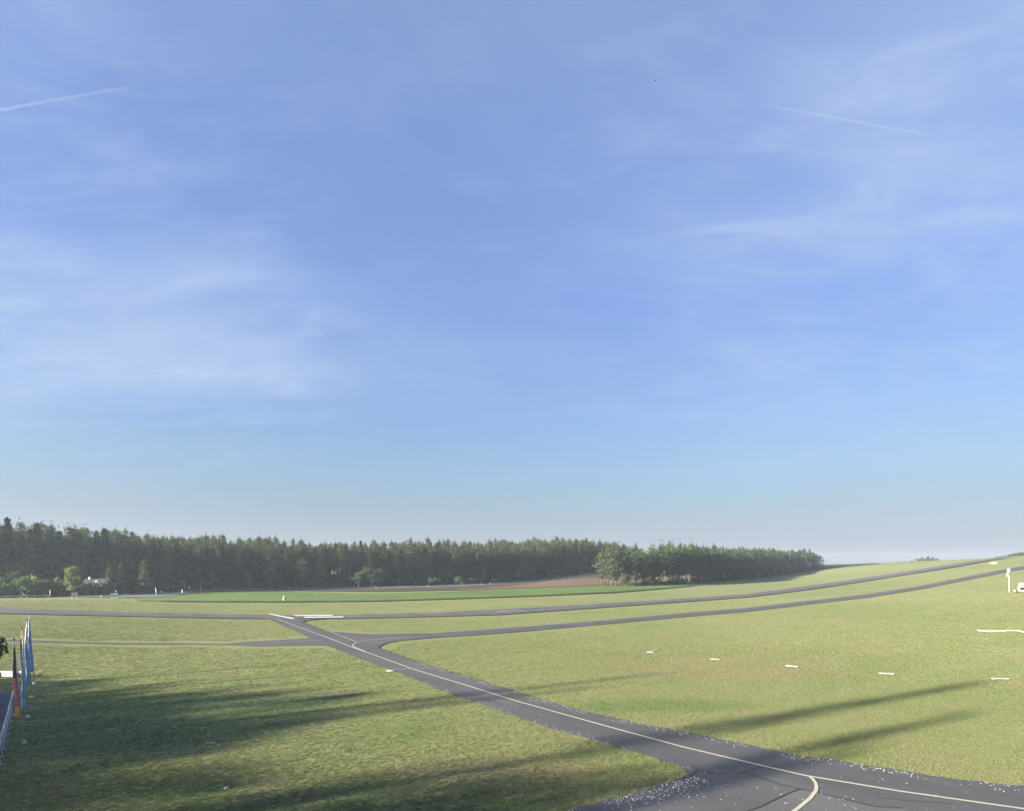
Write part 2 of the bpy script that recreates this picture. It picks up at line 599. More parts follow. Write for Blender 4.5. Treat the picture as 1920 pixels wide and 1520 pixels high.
def make_blue_cloth(name, base):
    m, nt, b = principled(name, base, 0.8, 0.2)
    tc = nt.nodes.new('ShaderNodeTexCoord')
    n = noise(nt, 1.0, 3, 0.6, tc.outputs['Object'], stretch=(6, 6, 7))
    c = mix_rgb(nt, smooth(nt, n, 0.58, 0.64, 0, 0.85), base, (0.55, 0.60, 0.66))
    nt.links.new(c, b.inputs['Base Color'])
    return m


M['blue'] = make_blue_cloth('blue_cloth', (0.17, 0.29, 0.46))
M['light_blue'] = make_blue_cloth('light_blue_cloth', (0.23, 0.33, 0.48))
M['pale_blue'] = worn('pale_blue_cloth', (0.30, 0.42, 0.52), 0.8, 0.2)

# ------------------------------------------------------------------ ground sheet
def build_ground():
    ang = np.concatenate([np.arange(-58, 58, 0.5), np.arange(58, 302, 3.0)])
    ang = np.radians(ang)
    rad = [5.0]
    while rad[-1] < 1600:
        rad.append(rad[-1] * 1.028 + 0.05)
    rad = np.array(rad)
    A, R = np.meshgrid(ang, rad)
    X, Y = R * np.sin(A), R * np.cos(A)
    fade = np.clip((1400 - np.hypot(X, Y)) / 600, 0, 1)
    Z = zt(X, Y)
    Z = np.where(np.hypot(X, Y) > 800, Z * fade + (-4) * (1 - fade), Z)
    Z = np.clip(Z, -6, 26)
    nA, nR = len(ang), len(rad)
    verts = np.stack([X, Y, Z], -1).reshape(-1, 3).tolist()
    i = np.arange(nR - 1)[:, None] * nA
    j = np.arange(nA)[None, :]
    jn = (j + 1) % nA
    faces = np.stack([i + j, i + jn, i + nA + jn, i + nA + j], -1).reshape(-1, 4)[:, ::-1].tolist()
    verts.append((0, 0, float(zt(0.0, 0.0))))
    c = len(verts) - 1
    for k in range(nA):
        faces.append((c, k, (k + 1) % nA))
    o = mesh_obj('ground', verts, faces, M['turf'], smooth=True)
    return tag(o, kind='structure')


ground_obj = build_ground()


def extend(pts, n=4, step=12):
    """carry a line on past its last point, straight on in plan"""
    pts = list(pts)
    d = (pts[-1] - pts[-3])
    d.z = 0
    d.normalize()
    for k in range(n):
        q = pts[-1] + d * step
        q.z = float(zt(q.x, q.y))
        pts.append(q)
    return pts


def ribbon(name, tab, mat, off, across=4, dpx=6, ext=(4, 4), jag=0.0, parent=None, rise=0.0, kind='structure', step=12):
    """a strip of ground between a far and a near edge, both laid on the terrain"""
    xs = np.arange(tab[0][0], tab[-1][0] + 0.1, dpx)
    far, near = [], []
    for x in xs:
        a = cast(x, np.interp(x, [t[0] for t in tab], [t[1] for t in tab]))
        b = cast(x, np.interp(x, [t[0] for t in tab], [t[2] for t in tab]))
        if a is None or b is None:
            continue
        far.append(Vector(a))
        near.append(Vector(b))
    if ext[1]:
        far, near = extend(far, ext[1], step), extend(near, ext[1], step)
    if ext[0]:
        far = extend(far[::-1], ext[0], step)[::-1]
        near = extend(near[::-1], ext[0], step)[::-1]
    # extra cross-sections so that no quad is longer than a few metres
    F, Nn = [far[0]], [near[0]]
    for i in range(1, len(far)):
        L = max((far[i] - far[i - 1]).length, (near[i] - near[i - 1]).length)
        k = max(1, int(L / 3.0))
        for s in range(1, k + 1):
            F.append(far[i - 1].lerp(far[i], s / k))
            Nn.append(near[i - 1].lerp(near[i], s / k))
    n = across + 1
    P_ = []
    for a, b in zip(F, Nn):
        if jag:
            dv = (b - a).normalized()
            a = a - dv * random.uniform(-jag, jag)
            b = b + dv * random.uniform(-jag, jag)
        for k in range(n):
            P_.append(a.lerp(b, k / across))
    X = np.array([p.x for p in P_])
    Y = np.array([p.y for p in P_])
    Z = zt(X, Y) + off * lift(np.hypot(X, Y)) + rise
    verts = np.stack([X, Y, Z], -1).tolist()
    faces = []
    for i in range(len(F) - 1):
        for k in range(across):
            q = i * n + k
            faces.append((q, q + 1, q + n + 1, q + n))
    if rise:                                    # a standing crop has a side
        b0 = len(verts)
        for i in range(len(F)):
            x, y, z = verts[i * n + across]
            verts.append((x, y - 0.05, z - rise - 0.2))
        for i in range(len(F) - 1):
            faces.append((i * n + across, b0 + i, b0 + i + 1, (i + 1) * n + across))
    o = mesh_obj(name, verts, faces, mat, parent)
    if kind:
        tag(o, kind=kind)
    return o


def patch(name, loop, mat, off, grid=1.6, jag=0.0, parent=None, kind='structure', dens=0.8):
    """a closed outline laid on the terrain"""
    pts = []
    w = [ground(*p) if not isinstance(p, Vector) else p for p in loop]
    for i in range(len(w)):
        a, b = w[i], w[(i + 1) % len(w)]
        k = max(1, int((b - a).length / dens))
        nrm = Vector((-(b - a).y, (b - a).x, 0))
        if nrm.length > 0:
            nrm.normalize()
        for s in range(k):
            q = a.lerp(b, s / k)
            if jag and s:
                q = q + nrm * random.uniform(-jag, jag)
            pts.append(Vector((q.x, q.y)))
    nb = len(pts)
    minx, maxx = min(p.x for p in pts), max(p.x for p in pts)
    miny, maxy = min(p.y for p in pts), max(p.y for p in pts)
    bx = np.array([p.x for p in pts])
    by = np.array([p.y for p in pts])
    gx, gy = np.meshgrid(np.arange(minx, maxx, grid), np.arange(miny, maxy, grid))
    gx, gy = gx.ravel(), gy.ravel()
    inside = np.zeros(len(gx), bool)
    j = nb - 1
    for i in range(nb):
        c = ((by[i] > gy) != (by[j] > gy)) & (gx < (bx[j] - bx[i]) * (gy - by[i]) / (by[j] - by[i] + 1e-12) + bx[i])
        inside ^= c
        j = i
    for x, y in zip(gx[inside], gy[inside]):
        pts.append(Vector((float(x), float(y))))
    v2, e2, f2, *_ = delaunay_2d_cdt(pts, [], [list(range(nb))], 1, 1e-4)
    X = np.array([v.x for v in v2])
    Y = np.array([v.y for v in v2])
    Z = zt(X, Y) + off * lift(np.hypot(X, Y))
    fs = []
    for f in f2:
        a, b, c = (v2[k] for k in f[:3])
        if (b.x - a.x) * (c.y - a.y) - (b.y - a.y) * (c.x - a.x) < 0:
            f = f[::-1]
        fs.append(f)
    o = mesh_obj(name, np.stack([X, Y, Z], -1).tolist(), fs, mat, parent)
    if kind:
        tag(o, kind=kind)
    return o


def line_on_ground(name, path, width, mat, off, parent=None, kind=None, wob=0.0, taper=False):
    """painted line, seam or crack: a thin ribbon following the terrain"""
    w = [ground(*p) if not isinstance(p, Vector) else p for p in path]
    pts = []
    for a, b in zip(w[:-1], w[1:]):
        k = max(1, int((b - a).length / 0.7))
        for s in range(k):
            pts.append(a.lerp(b, s / k))
    pts.append(w[-1])
    if wob:
        pts = [p + Vector((random.uniform(-wob, wob), random.uniform(-wob, wob), 0)) for p in pts]
    V, Fc = [], []
    for i, p in enumerate(pts):
        t = pts[min(i + 1, len(pts) - 1)] - pts[max(i - 1, 0)]
        nrm = Vector((-t.y, t.x, 0)).normalized()
        ww = width / 2 * (random.uniform(0.55, 1.3) if wob else 1)
        if taper:
            ww *= math.sin(math.pi * min(max((i + 0.5) / len(pts), 0.08), 0.92))
        for s in (-1, 0, 1):
            q = p + nrm * ww * s
            V.append((q.x, q.y, float(zt(q.x, q.y)) + off * lift(math.hypot(q.x, q.y))))
        if i:
            b = i * 3
            Fc += [(b - 3, b - 2, b + 1, b), (b - 2, b - 1, b + 2, b + 1)]
    Fc = [f[::-1] for f in Fc]
    o = mesh_obj(name, V, Fc, mat, parent)
    if kind:
        tag(o, kind=kind)
    return o


# fields beyond the runway
crop = ribbon('crop_field', [(255, 1119, 1126.5), (330, 1113.5, 1127.8), (400, 1110.5, 1128), (530, 1109, 1128.3), (700, 1112.5, 1126.8),
                      (850, 1108.5, 1122.5), (1000, 1102.5, 1117.3), (1150, 1097, 1110.8), (1230, 1097.6, 1104.5), (1310, 1096.6, 1098)],
              M['crop'], 0.03, across=14, dpx=6, ext=(0, 0))
ribbon('field_edge', [(300, 1127.0, 1128.3), (400, 1127.6, 1129.0), (530, 1127.9, 1129.3), (700, 1126.4, 1127.9), (850, 1122.0, 1123.4), (1000, 1116.8, 1118.1), (1150, 1110.2, 1111.5),
                      (1230, 1104.0, 1105.2), (1300, 1098.4, 1099.0)], M['verge'], 0.05, across=2, ext=(0, 0), jag=0.25)  # thin dark olive line along the near edge of the crop
soil = ribbon('ploughed_field', [(800, 1104.5, 1106.5), (870, 1099.5, 1106.4), (1000, 1089.5, 1101.8), (1150, 1074.5, 1096.4), (1230, 1070, 1096)],
              M['soil'], 0.03, across=12, ext=(0, 0))
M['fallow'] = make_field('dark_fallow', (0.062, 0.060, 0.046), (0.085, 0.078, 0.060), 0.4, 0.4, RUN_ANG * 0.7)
ribbon('fallow_strip', [(560, 1104.6, 1107.8), (700, 1103, 1109.4), (850, 1098.4, 1106.4), (960, 1092, 1097.5), (1040, 1084.8, 1089), (1140, 1075, 1080)], M['fallow'], 0.045, across=6, ext=(0, 0), jag=0.3)  # forest shade on the field, put into a darker soil colour
road = ribbon('country_road', [(-250, 1115, 1118), (100, 1115.4, 1118.6), (235, 1114, 1120.6), (290, 1112.5, 1120), (330, 1110, 1117), (360, 1107.5, 1111.5), (400, 1105.8, 1108.6),
                       (500, 1103.4, 1105.6), (600, 1102.3, 1104.2), (700, 1101.4, 1103.2), (800, 1098.8, 1100.9), (900, 1095.2, 1097.3),
                       (1000, 1087.4, 1089.4), (1140, 1072.6, 1074.6)], M['road'], 0.05, across=3, ext=(2, 3))
far_field = ribbon('far_field', [(1470, 1066, 1078), (1545, 1059, 1066.5), (1582, 1058.5, 1062.8), (1624, 1057, 1058.6), (1650, 1056, 1056.6)], M['far_field'], 0.04, across=10, ext=(0, 0))  # distant field, its shade behind the crest put into the dark green

# runway, its parallel taxiway, the link to the apron
runway = ribbon('runway', [(-300, 1136.5, 1146.5), (0, 1140.6, 1151), (208, 1148, 1155.2), (396, 1151.8, 1159.4), (520, 1153.6, 1160.8), (650, 1153.4, 1160.2), (820, 1148.8, 1156.2),
                     (934, 1143, 1153), (1100, 1134, 1141.2), (1300, 1121.5, 1127.2), (1400, 1114, 1120), (1520, 1098.5, 1105.2), (1624, 1083.3, 1089.6),
                     (1728, 1067.6, 1073.4), (1811, 1054.4, 1059.6), (1860, 1048.2, 1050.6), (1878, 1046.6, 1048)], M['old_asphalt'], 0.045, across=4, ext=(6, 4), jag=0.10)
taxi_east = ribbon('taxiway', [(604, 1183, 1209), (614, 1183.7, 1211), (690, 1188.8, 1214), (709, 1188.8, 1214.5), (714, 1188.7, 1210), (728, 1188.6, 1204.6), (753, 1188.2, 1200.8), (816, 1187, 1195.3),
                        (899, 1181.2, 1190.2), (1005, 1173.4, 1181.6), (1138, 1162.8, 1169.5), (1300, 1147.7, 1154.8), (1400, 1140, 1146.5), (1523, 1125.6, 1132),
                        (1624, 1114.4, 1120.5), (1728, 1098, 1104), (1811, 1081.5, 1087.6), (1886, 1067, 1072.4), (1930, 1059, 1064.6)], M['asphalt'], 0.025, across=6, dpx=4, ext=(0, 5), jag=0.06)
taxi_west = ribbon('taxiway', [(-300, 1191, 1195), (0, 1198.8, 1201.4), (200, 1204.8, 1207.6), (425, 1206.4, 1208.8), (447, 1204, 1210), (472, 1202.2, 1211.7), (575, 1196.5, 1209.6), (612, 1194, 1210)],
                   M['asphalt'], 0.015, across=4, dpx=4, ext=(3, 0), jag=0.06)
LEFT_EDGE = [(500, 1158), (505, 1162), (520, 1168.5), (545, 1180), (575, 1193.5), (600, 1206), (608.5, 1209.5), (660, 1229), (711.7, 1249.8), (743, 1260), (786.7, 1278), (840, 1300), (900, 1320),
             (940, 1335), (1000, 1355), (1050, 1371.7), (1090, 1381.7), (1186.7, 1410), (1240, 1427), (1272, 1438), (1287, 1446), (1288, 1452), (1273.4, 1461), (1234, 1473.8),
             (1190.6, 1487.8), (1131, 1502), (1086, 1514), (1020, 1532), (900, 1570)]
RIGHT_EDGE = [(2700, 1590), (2400, 1541), (2100, 1500), (1920, 1474), (1800, 1463), (1687, 1446), (1575, 1427.5), (1500, 1418), (1425, 1403), (1312, 1378.7), (1200, 1358), (1156.7, 1348),
              (1076.7, 1329.7), (1023, 1315), (990, 1305), (933, 1286.7), (873, 1268), (820, 1253), (773, 1238), (711.7, 1216), (700, 1211), (660, 1199), (608.5, 1183.8), (585, 1174), (566, 1167), (572, 1164), (600, 1161), (640, 1158.5)]
apron = patch('taxiway_link', LEFT_EDGE + [(700, 1700), (700, 1900), (2700, 1900)] + RIGHT_EDGE, M['asphalt'], 0.035, grid=1.6, jag=0.10, dens=0.45)
tag(patch('paved_yard', [(27, 1296), (-40, 1287), (-300, 1287), (-500, 1420), (-300, 1540), (-60, 1500), (-8, 1440), (10, 1395)], M['asphalt'], 0.02, grid=2, jag=0.05), kind='structure')

# paint on the asphalt
line_on_ground('centre_line', [(518, 1160.8), (557.5, 1175.6), (657.5, 1213.3), (720, 1235.5), (773, 1255), (870, 1284.5), (973, 1316.7), (1140, 1363.5), (1280, 1401.7), (1432.5, 1438), (1511, 1456),
                               (1687, 1485.2), (1912, 1517.5), (2100, 1546)], 0.14, M['yellow_line'], 0.046, apron)
line_on_ground('turn_line', [(684, 1222), (666, 1215), (661, 1211.5), (663, 1208.5), (670, 1205), (691, 1201), (732, 1197.7), (762, 1196), (800, 1194)], 0.14, M['yellow_line'], 0.047, apron)
line_on_ground('turn_line', [(1518, 1457.5), (1524, 1462.5), (1529, 1469), (1531, 1476), (1530, 1483.7), (1519, 1498.7), (1496, 1517.5), (1465, 1540)], 0.14, M['yellow_line'], 0.047, apron)
line_on_ground('holding_line', [(722, 1256.3), (773, 1255), (824, 1253)], 0.20, M['faint_line'], 0.048, apron)
line_on_ground('cross_line', [(541, 1177.2), (586, 1177.6)], 0.22, M['faint_line'], 0.048, apron)
line_on_ground('edge_line', [(620, 1185.5), (645, 1195), (668, 1204)], 0.22, M['faint_line'], 0.047, apron)
line_on_ground('cross_line', [(553, 1203.2), (580, 1202), (604, 1201.5)], 0.20, M['faint_line'], 0.047, apron)
for k, (path) in enumerate([
        [(1297, 1437.5), (1303, 1440), (1308.7, 1444.5), (1325, 1450), (1350, 1450.2), (1387.5, 1449), (1425, 1459.5), (1462, 1472.5), (1500, 1480.5), (1537, 1488), (1594, 1502.5), (1638.7, 1513), (1690, 1516)],
        [(1308.7, 1444.5), (1297, 1452), (1280, 1461.5), (1262, 1467)],
        [(1500, 1480.5), (1480, 1488), (1462, 1497), (1425, 1514), (1400, 1522)],
        [(1392, 1449.5), (1410, 1443), (1432, 1439)],
        [(1040, 1343), (1075, 1352), (1092, 1357)],
        [(1640, 1496), (1700, 1503), (1790, 1509)]]):
    line_on_ground('crack', path, 0.055 if k < 4 else 0.04, M['tar'], 0.042, apron, wob=0.03)
patch('asphalt_patch', [(1500, 1483), (1537, 1490.5), (1594, 1505), (1640, 1515.5), (1690, 1519), (1900, 1560), (1700, 1700), (1300, 1600), (1425, 1516), (1462, 1499)], M['repair'], 0.0365, grid=1.2, jag=0.06, parent=apron, kind=None)
patch('asphalt_patch', [(905, 1296), (985, 1320), (968, 1326), (886, 1301)], M['repair'], 0.0365, grid=1.2, jag=0.05, parent=apron, kind=None)
for loop in ([(503.5, 1152.4), (508, 1152.4), (553, 1160.9), (548, 1161.6)],
             [(549, 1155.0), (622, 1154.3), (626, 1155.2), (556, 1156.1)],
             [(568, 1157.8), (642, 1157.2), (646, 1158.4), (573, 1159.1)]):
    patch('threshold_bar', loop, M['white_line'], 0.065, grid=1.5, parent=runway, kind=None)
for loop in ([(930, 1147.2), (985, 1144.4), (987, 1145.2), (933, 1148)], [(1210, 1128.8), (1250, 1126), (1252, 1126.6), (1213, 1129.4)], [(1450, 1108.2), (1475, 1104.7), (1477, 1105.2), (1452, 1108.8)]):
    patch('centre_dash', loop, M['faint_line'], 0.06, grid=1.5, parent=runway, kind=None)

# ------------------------------------------------------------------ trees
def leaf_mesh(name, centres, size, mat, squash=1.0):
    """many small leaf sprays as free quads round the given clump centres"""
    c = np.asarray(centres, float)
    n = len(c)
    a = rng.normal(size=(n, 3))
    a /= np.linalg.norm(a, axis=1)[:, None]
    b = np.cross(a, rng.normal(size=(n, 3)))
    b /= np.linalg.norm(b, axis=1)[:, None]
    s = size * rng.uniform(0.55, 1.25, n)[:, None]
    a, b = a * s, b * s * 0.7
    a[:, 2] *= squash
    b[:, 2] *= squash
    v = np.stack([c - a, c - b * 0.8, c + a, c + b], 1).reshape(-1, 3)
    me = bpy.data.meshes.new(name)
    me.vertices.add(len(v))
    me.vertices.foreach_set('co', v.ravel())
    me.loops.add(4 * n)
    me.loops.foreach_set('vertex_index', np.arange(4 * n))
    me.polygons.add(n)
    me.polygons.foreach_set('loop_start', np.arange(n) * 4)
    me.polygons.foreach_set('loop_total', np.full(n, 4))
    me.update(calc_edges=True)
    me.materials.append(mat)
    return me


def trunk_mesh(name, h, r, limbs, mat, lean=0.02):
    mb = MB()
    k = 6
    pts = [Vector((math.sin(i * 1.3) * lean * h * 0.25, math.cos(i * 1.7) * lean * h * 0.25, h * i / k)) for i in range(k + 1)]
    pts[0] = Vector((0, 0, -0.3))
    mb.tube(pts, [r * (1.25 if i == 0 else 1) * (1 - 0.82 * i / k) for i in range(k + 1)], 7)
    for (z, az, L, up) in limbs:
        p = Vector((0, 0, z))
        q = p + Vector((math.cos(az) * L, math.sin(az) * L, up))
        m_ = p.lerp(q, 0.5) + Vector((0, 0, L * 0.06))
        mb.tube([p, m_, q], [r * 0.30 * (1 - z / h * 0.6), r * 0.18, r * 0.07], 5, cap=False)
    me = bpy.data.meshes.new(name)
    me.from_pydata(mb.v, [], mb.f)
    me.update()
    me.materials.append(mat)
    return me


def pine_meshes(h, spread, start, density=1.0, leafsize=0.42):
    limbs, pts = [], []
    nb = int(30 * density)
    for i in range(nb):
        t = (i + random.random()) / nb
        z = h * (start + (1 - start) * t)
        prof = (math.sin(math.pi * min(1, (t * 0.82 + 0.16))) ** 0.7) * random.uniform(0.55, 1.15)
        L = spread * prof
        az = i * 2.4 + random.uniform(-0.5, 0.5)
        up = L * random.uniform(-0.05, 0.35)
        limbs.append((z, az, L * 0.9, up))
        for s in (0.5, 0.8, 1.0):
            cx, cy, cz = math.cos(az) * L * s, math.sin(az) * L * s, z + up * s
            m = int(9 * density * (0.6 + s * 0.6))
            g = rng.normal(size=(m, 3)) * np.array([0.55, 0.55, 0.32]) * (0.75 + 0.25 * spread / 2.4)
            pts.append(g + np.array([cx, cy, cz]))
    # leading tuft
    g = rng.normal(size=(22, 3)) * np.array([0.20, 0.20, 0.8]) + np.array([0, 0, h + 0.3])
    pts.append(g)
    # a few dead or half-bare boughs below the crown
    for i in range(5):
        z = h * random.uniform(start * 0.45, start)
        az = random.uniform(0, 6.28)
        limbs.append((z, az, spread * random.uniform(0.3, 0.6), -0.2))
    return (trunk_mesh('pine_trunk', h, 0.17 + h * 0.004, limbs, M['bark']),
            leaf_mesh('pine_crown', np.concatenate(pts), leafsize, M['pine'], 0.75))


def spruce_meshes(h, spread, mat='spruce', start=0.06, density=1.0):
    limbs, pts = [], []
    nt_ = int(h * 2.2 * density)
    for i in range(nt_):
        t = (i + random.random() * 0.6) / nt_
        z = h * (start + (1 - start) * t)
        R = spread * (1 - t) ** 0.85 + 0.12
        nb = max(4, int(8 * (1 - t) + 3))
        for k in range(nb):
            az = 2 * math.pi * (k + random.random()) / nb
            L = R * random.uniform(0.7, 1.1)
            if k % 3 == 0:
                limbs.append((z, az, L * 0.8, -L * 0.18))
            for s in (0.45, 0.8, 1.0):
                m = 3
                g = rng.normal(size=(m, 3)) * np.array([0.22, 0.22, 0.14]) * (0.6 + R * 0.25)
                pts.append(g + np.array([math.cos(az) * L * s, math.sin(az) * L * s, z - L * 0.22 * s]))
    pts.append(rng.normal(size=(8, 3)) * np.array([0.05, 0.05, 0.35]) + np.array([0, 0, h]))
    return (trunk_mesh('spruce_trunk', h, 0.10 + h * 0.008, limbs, M['grey_bark'], 0.005),
            leaf_mesh('spruce_crown', np.concatenate(pts), 0.30 + 0.012 * h, M[mat], 0.6))


def broadleaf_meshes(h, rx, mat, start=0.2, lobes=14, per=70, leafsize=0.30):
    limbs, pts = [], []
    zc, rz = h * (start + 1) / 2, h * (1 - start) / 2
    for i in range(lobes):
        u = rng.normal(size=3)
        u /= np.linalg.norm(u)
        rr = random.uniform(0.35, 0.85)
        c = np.array([u[0] * rx * rr, u[1] * rx * rr, zc + u[2] * rz * rr])
        lr = min(rx, rz) * random.uniform(0.28, 0.5)
        g = rng.normal(size=(per, 3))
        g = g / np.linalg.norm(g, axis=1)[:, None] * lr * rng.uniform(0.55, 1.1, per)[:, None]
        g[:, 2] *= 0.8
        pts.append(g + c)
        limbs.append((h * start * random.uniform(0.8, 1.4), math.atan2(c[1], c[0]), math.hypot(c[0], c[1]), max(0.2, c[2] - h * start)))
    return (trunk_mesh('broadleaf_trunk', h * 0.75, 0.06 + h * 0.012, limbs, M['grey_bark'], 0.03),
            leaf_mesh('broadleaf_crown', np.concatenate(pts), leafsize, M[mat]))


def shrub_mesh(h, rx, mat, lobes=9, per=60, leafsize=0.26):
    pts = []
    for i in range(lobes):
        c = np.array([random.uniform(-rx, rx) * 0.7, random.uniform(-rx, rx) * 0.5, h * random.uniform(0.2, 0.75)])
        g = rng.normal(size=(per, 3))
        g = g / np.linalg.norm(g, axis=1)[:, None] * h * random.uniform(0.2, 0.36) * rng.uniform(0.6, 1.1, per)[:, None]
        pts.append(g + c)
    p = np.concatenate(pts)
    p = p[p[:, 2] > 0.02]
    return leaf_mesh('shrub_foliage', p, leafsize, M[mat])


PINES = [pine_meshes(18.5, 1.8, 0.46, 1, 0.36), pine_meshes(19.5, 1.5, 0.52, 1, 0.36), pine_meshes(17.5, 2.1, 0.42, 1, 0.38), pine_meshes(20, 1.7, 0.55, 1, 0.36),
         pine_meshes(18, 1.9, 0.32, 1.15, 0.36), pine_meshes(19, 1.4, 0.40, 1, 0.34)]
YOUNG = [spruce_meshes(9, 2.0), spruce_meshes(11, 2.1), broadleaf_meshes(8, 2.6, 'dark_leaf', 0.03, 18)]
SPRUCES = [spruce_meshes(17.5, 2.6), spruce_meshes(15, 2.4), spruce_meshes(19, 2.7)]
OPEN_PINES = [pine_meshes(14.5, 3.1, 0.24, 1.0), pine_meshes(15.5, 3.3, 0.30, 0.95), pine_meshes(14, 2.7, 0.18, 0.95)]
LEAFY = [broadleaf_meshes(9, 2.8, 'dark_leaf', 0.12), broadleaf_meshes(8, 2.4, 'leaf', 0.15), broadleaf_meshes(11, 3.0, 'leaf', 0.15, 18)]
SHRUBS = [shrub_mesh(2.2, 1.6, 'leaf'), shrub_mesh(1.8, 1.4, 'leaf'), shrub_mesh(2.8, 1.8, 'leaf')]


def plant_tree(kind, meshes, x, y, s, label, cat='tree', group=None, sz=None, z=None, rz=None):
    zz = float(zt(x, y)) if z is None else z
    r = empty(kind, (x, y, zz), random.uniform(0, 6.28) if rz is None else rz)
    t = link('trunk', meshes[0], r)
    c = link('crown', meshes[1], r)
    r.scale = (s, s, s if sz is None else sz)
    tag(r, label, cat, group)
    return r


# the forest: foot of its front edge as (column, row), trees behind set back in plan
FRONT = [(-700, 1122.5), (-330, 1120), (-150, 1119), (0, 1117.4), (120, 1115), (250, 1111.6), (400, 1104.9), (600, 1101.2), (800, 1097.6), (900, 1094.2), (1000, 1086.4), (1142, 1070.6), (1215, 1063.5)]


def front_point(px):
    return ground(px, interp(FRONT, px))


front = [front_point(px) for px in np.arange(-700, 1214, 6)]
# evenly spaced along the edge in plan
acc = [0]
for a, b in zip(front[:-1], front[1:]):
    acc.append(acc[-1] + math.hypot(b.x - a.x, b.y - a.y))


def along(s):
    i = min(max(int(np.searchsorted(acc, s)) - 1, 0), len(front) - 2)
    t = (s - acc[i]) / max(acc[i + 1] - acc[i], 1e-6)
    p = front[i].lerp(front[i + 1], t)
    d = (front[i + 1] - front[i])
    d.z = 0
    d.normalize()
    return p, Vector((-d.y, d.x, 0)), 960 + p.x / p.y * 1000


def height_at(px):
    """the wood is a little taller at its western end"""
    return interp([(-300, 1.16), (0, 1.11), (100, 1.07), (250, 0.95), (400, 0.92), (600, 0.925), (800, 0.94), (1000, 0.96), (1140, 0.92), (1175, 0.86), (1215, 0.72)], px)


def zone(px):
    if px < 130:
        return ('dark tall pine of the wood behind the hedge and white rail', 'pines of the wood at the far left')
    if px < 400:
        return ('dark pine behind the road bend and small white signs', 'pines behind the road bend')
    if px < 700:
        return ('tall pine of the forest behind the bright green crop', 'pines behind the bright green crop')
    if px < 920:
        return ('tall pine of the forest behind the brown ploughed field', 'pines behind the ploughed field')
    if px > 1125:
        return ('pine of the forest seen behind and above the left end of the grove', 'pines behind the left end of the grove')
    return ('pine behind the rising brown field left of the grove', 'pines behind the rising brown field')


total = acc[-1]
n_front = 0
s = 2.0
spots = []
while s < total - 1:
    for row in range(3):
        p, nrm, px = along(min(total - 0.5, s + random.uniform(-1.4, 1.4) + row * 1.6))
        off = 2.0 + row * 4.6 + random.uniform(-1.3, 1.3)
        spots.append((p + nrm * off, px, row))
    s += 4.3
for (q, px, row) in spots:
    if not (-140 < px < 1210):
        continue
    lab, grp = zone(px)
    rw = ('front row', 'second row', 'third row')[row]
    lab = lab.replace('pine', rw.replace(' ', '-') + ' pine', 1)
    grp = grp + ', ' + rw
    hs = height_at(px) * random.uniform(0.86, 1.09)
    spru = random.random() < (0.45 if px < 400 else 0.14)
    me = random.choice(SPRUCES) if spru else random.choice(PINES)
    hs2 = hs * (1.08 if spru else 1)
    if spru:
        lab = lab.replace('pine', 'spruce', 1)
        grp = grp.replace('pines', 'spruces')
        lab = lab.replace(' with bare trunk', '')
    plant_tree('spruce_tree' if spru else 'pine_tree', me, q.x, q.y, hs * random.uniform(0.95, 1.1), lab, 'tree', grp, hs2)
    n_front += 1
    if row == 0 and random.random() < 0.16:
        p2 = q - Vector((0, random.uniform(1.5, 3.5), 0))
        plant_tree('broadleaf_tree', random.choice(LEAFY), p2.x, p2.y, random.uniform(0.8, 1.25), 'dark green leafy tree pushing out from the foot of the forest', 'tree', 'leafy trees along the foot of the forest')

# the trees farther in, of which only tips show: one mass, scattered by geometry nodes
def tree_mass(name, pts, sources, label, cat):
    src = bpy.data.collections.new(name + '_kinds')
    for (tm, cm) in sources:
        # one joined mesh per kind, trunk and crown
        bm = bmesh.new()
        bm.from_mesh(tm)
        bm.from_mesh(cm)
        nf = len(tm.polygons)
        bm.faces.ensure_lookup_table()
        for i, f in enumerate(bm.faces):
            f.material_index = 0 if i < nf else 1
        me = bpy.data.meshes.new(name + '_kind')
        me.materials.append(tm.materials[0])
        me.materials.append(cm.materials[0])
        bm.to_mesh(me)
        bm.free()
        src.objects.link(bpy.data.objects.new('far_tree', me))
    me = bpy.data.meshes.new(name)
    me.from_pydata([tuple(p[:3]) for p in pts], [], [])
    at = me.attributes.new('sc', 'FLOAT', 'POINT')
    at.data.foreach_set('value', [float(p[3]) for p in pts])
    at = me.attributes.new('rz', 'FLOAT_VECTOR', 'POINT')
    at.data.foreach_set('vector', np.array([(0, 0, random.uniform(0, 6.28)) for p in pts]).ravel())
    at = me.attributes.new('kd', 'INT', 'POINT')
    at.data.foreach_set('value', [random.randrange(len(sources)) for p in pts])
    o = link(name, me)
    scatter(o, src)
    tag(o, label, cat, kind='stuff')
    return o


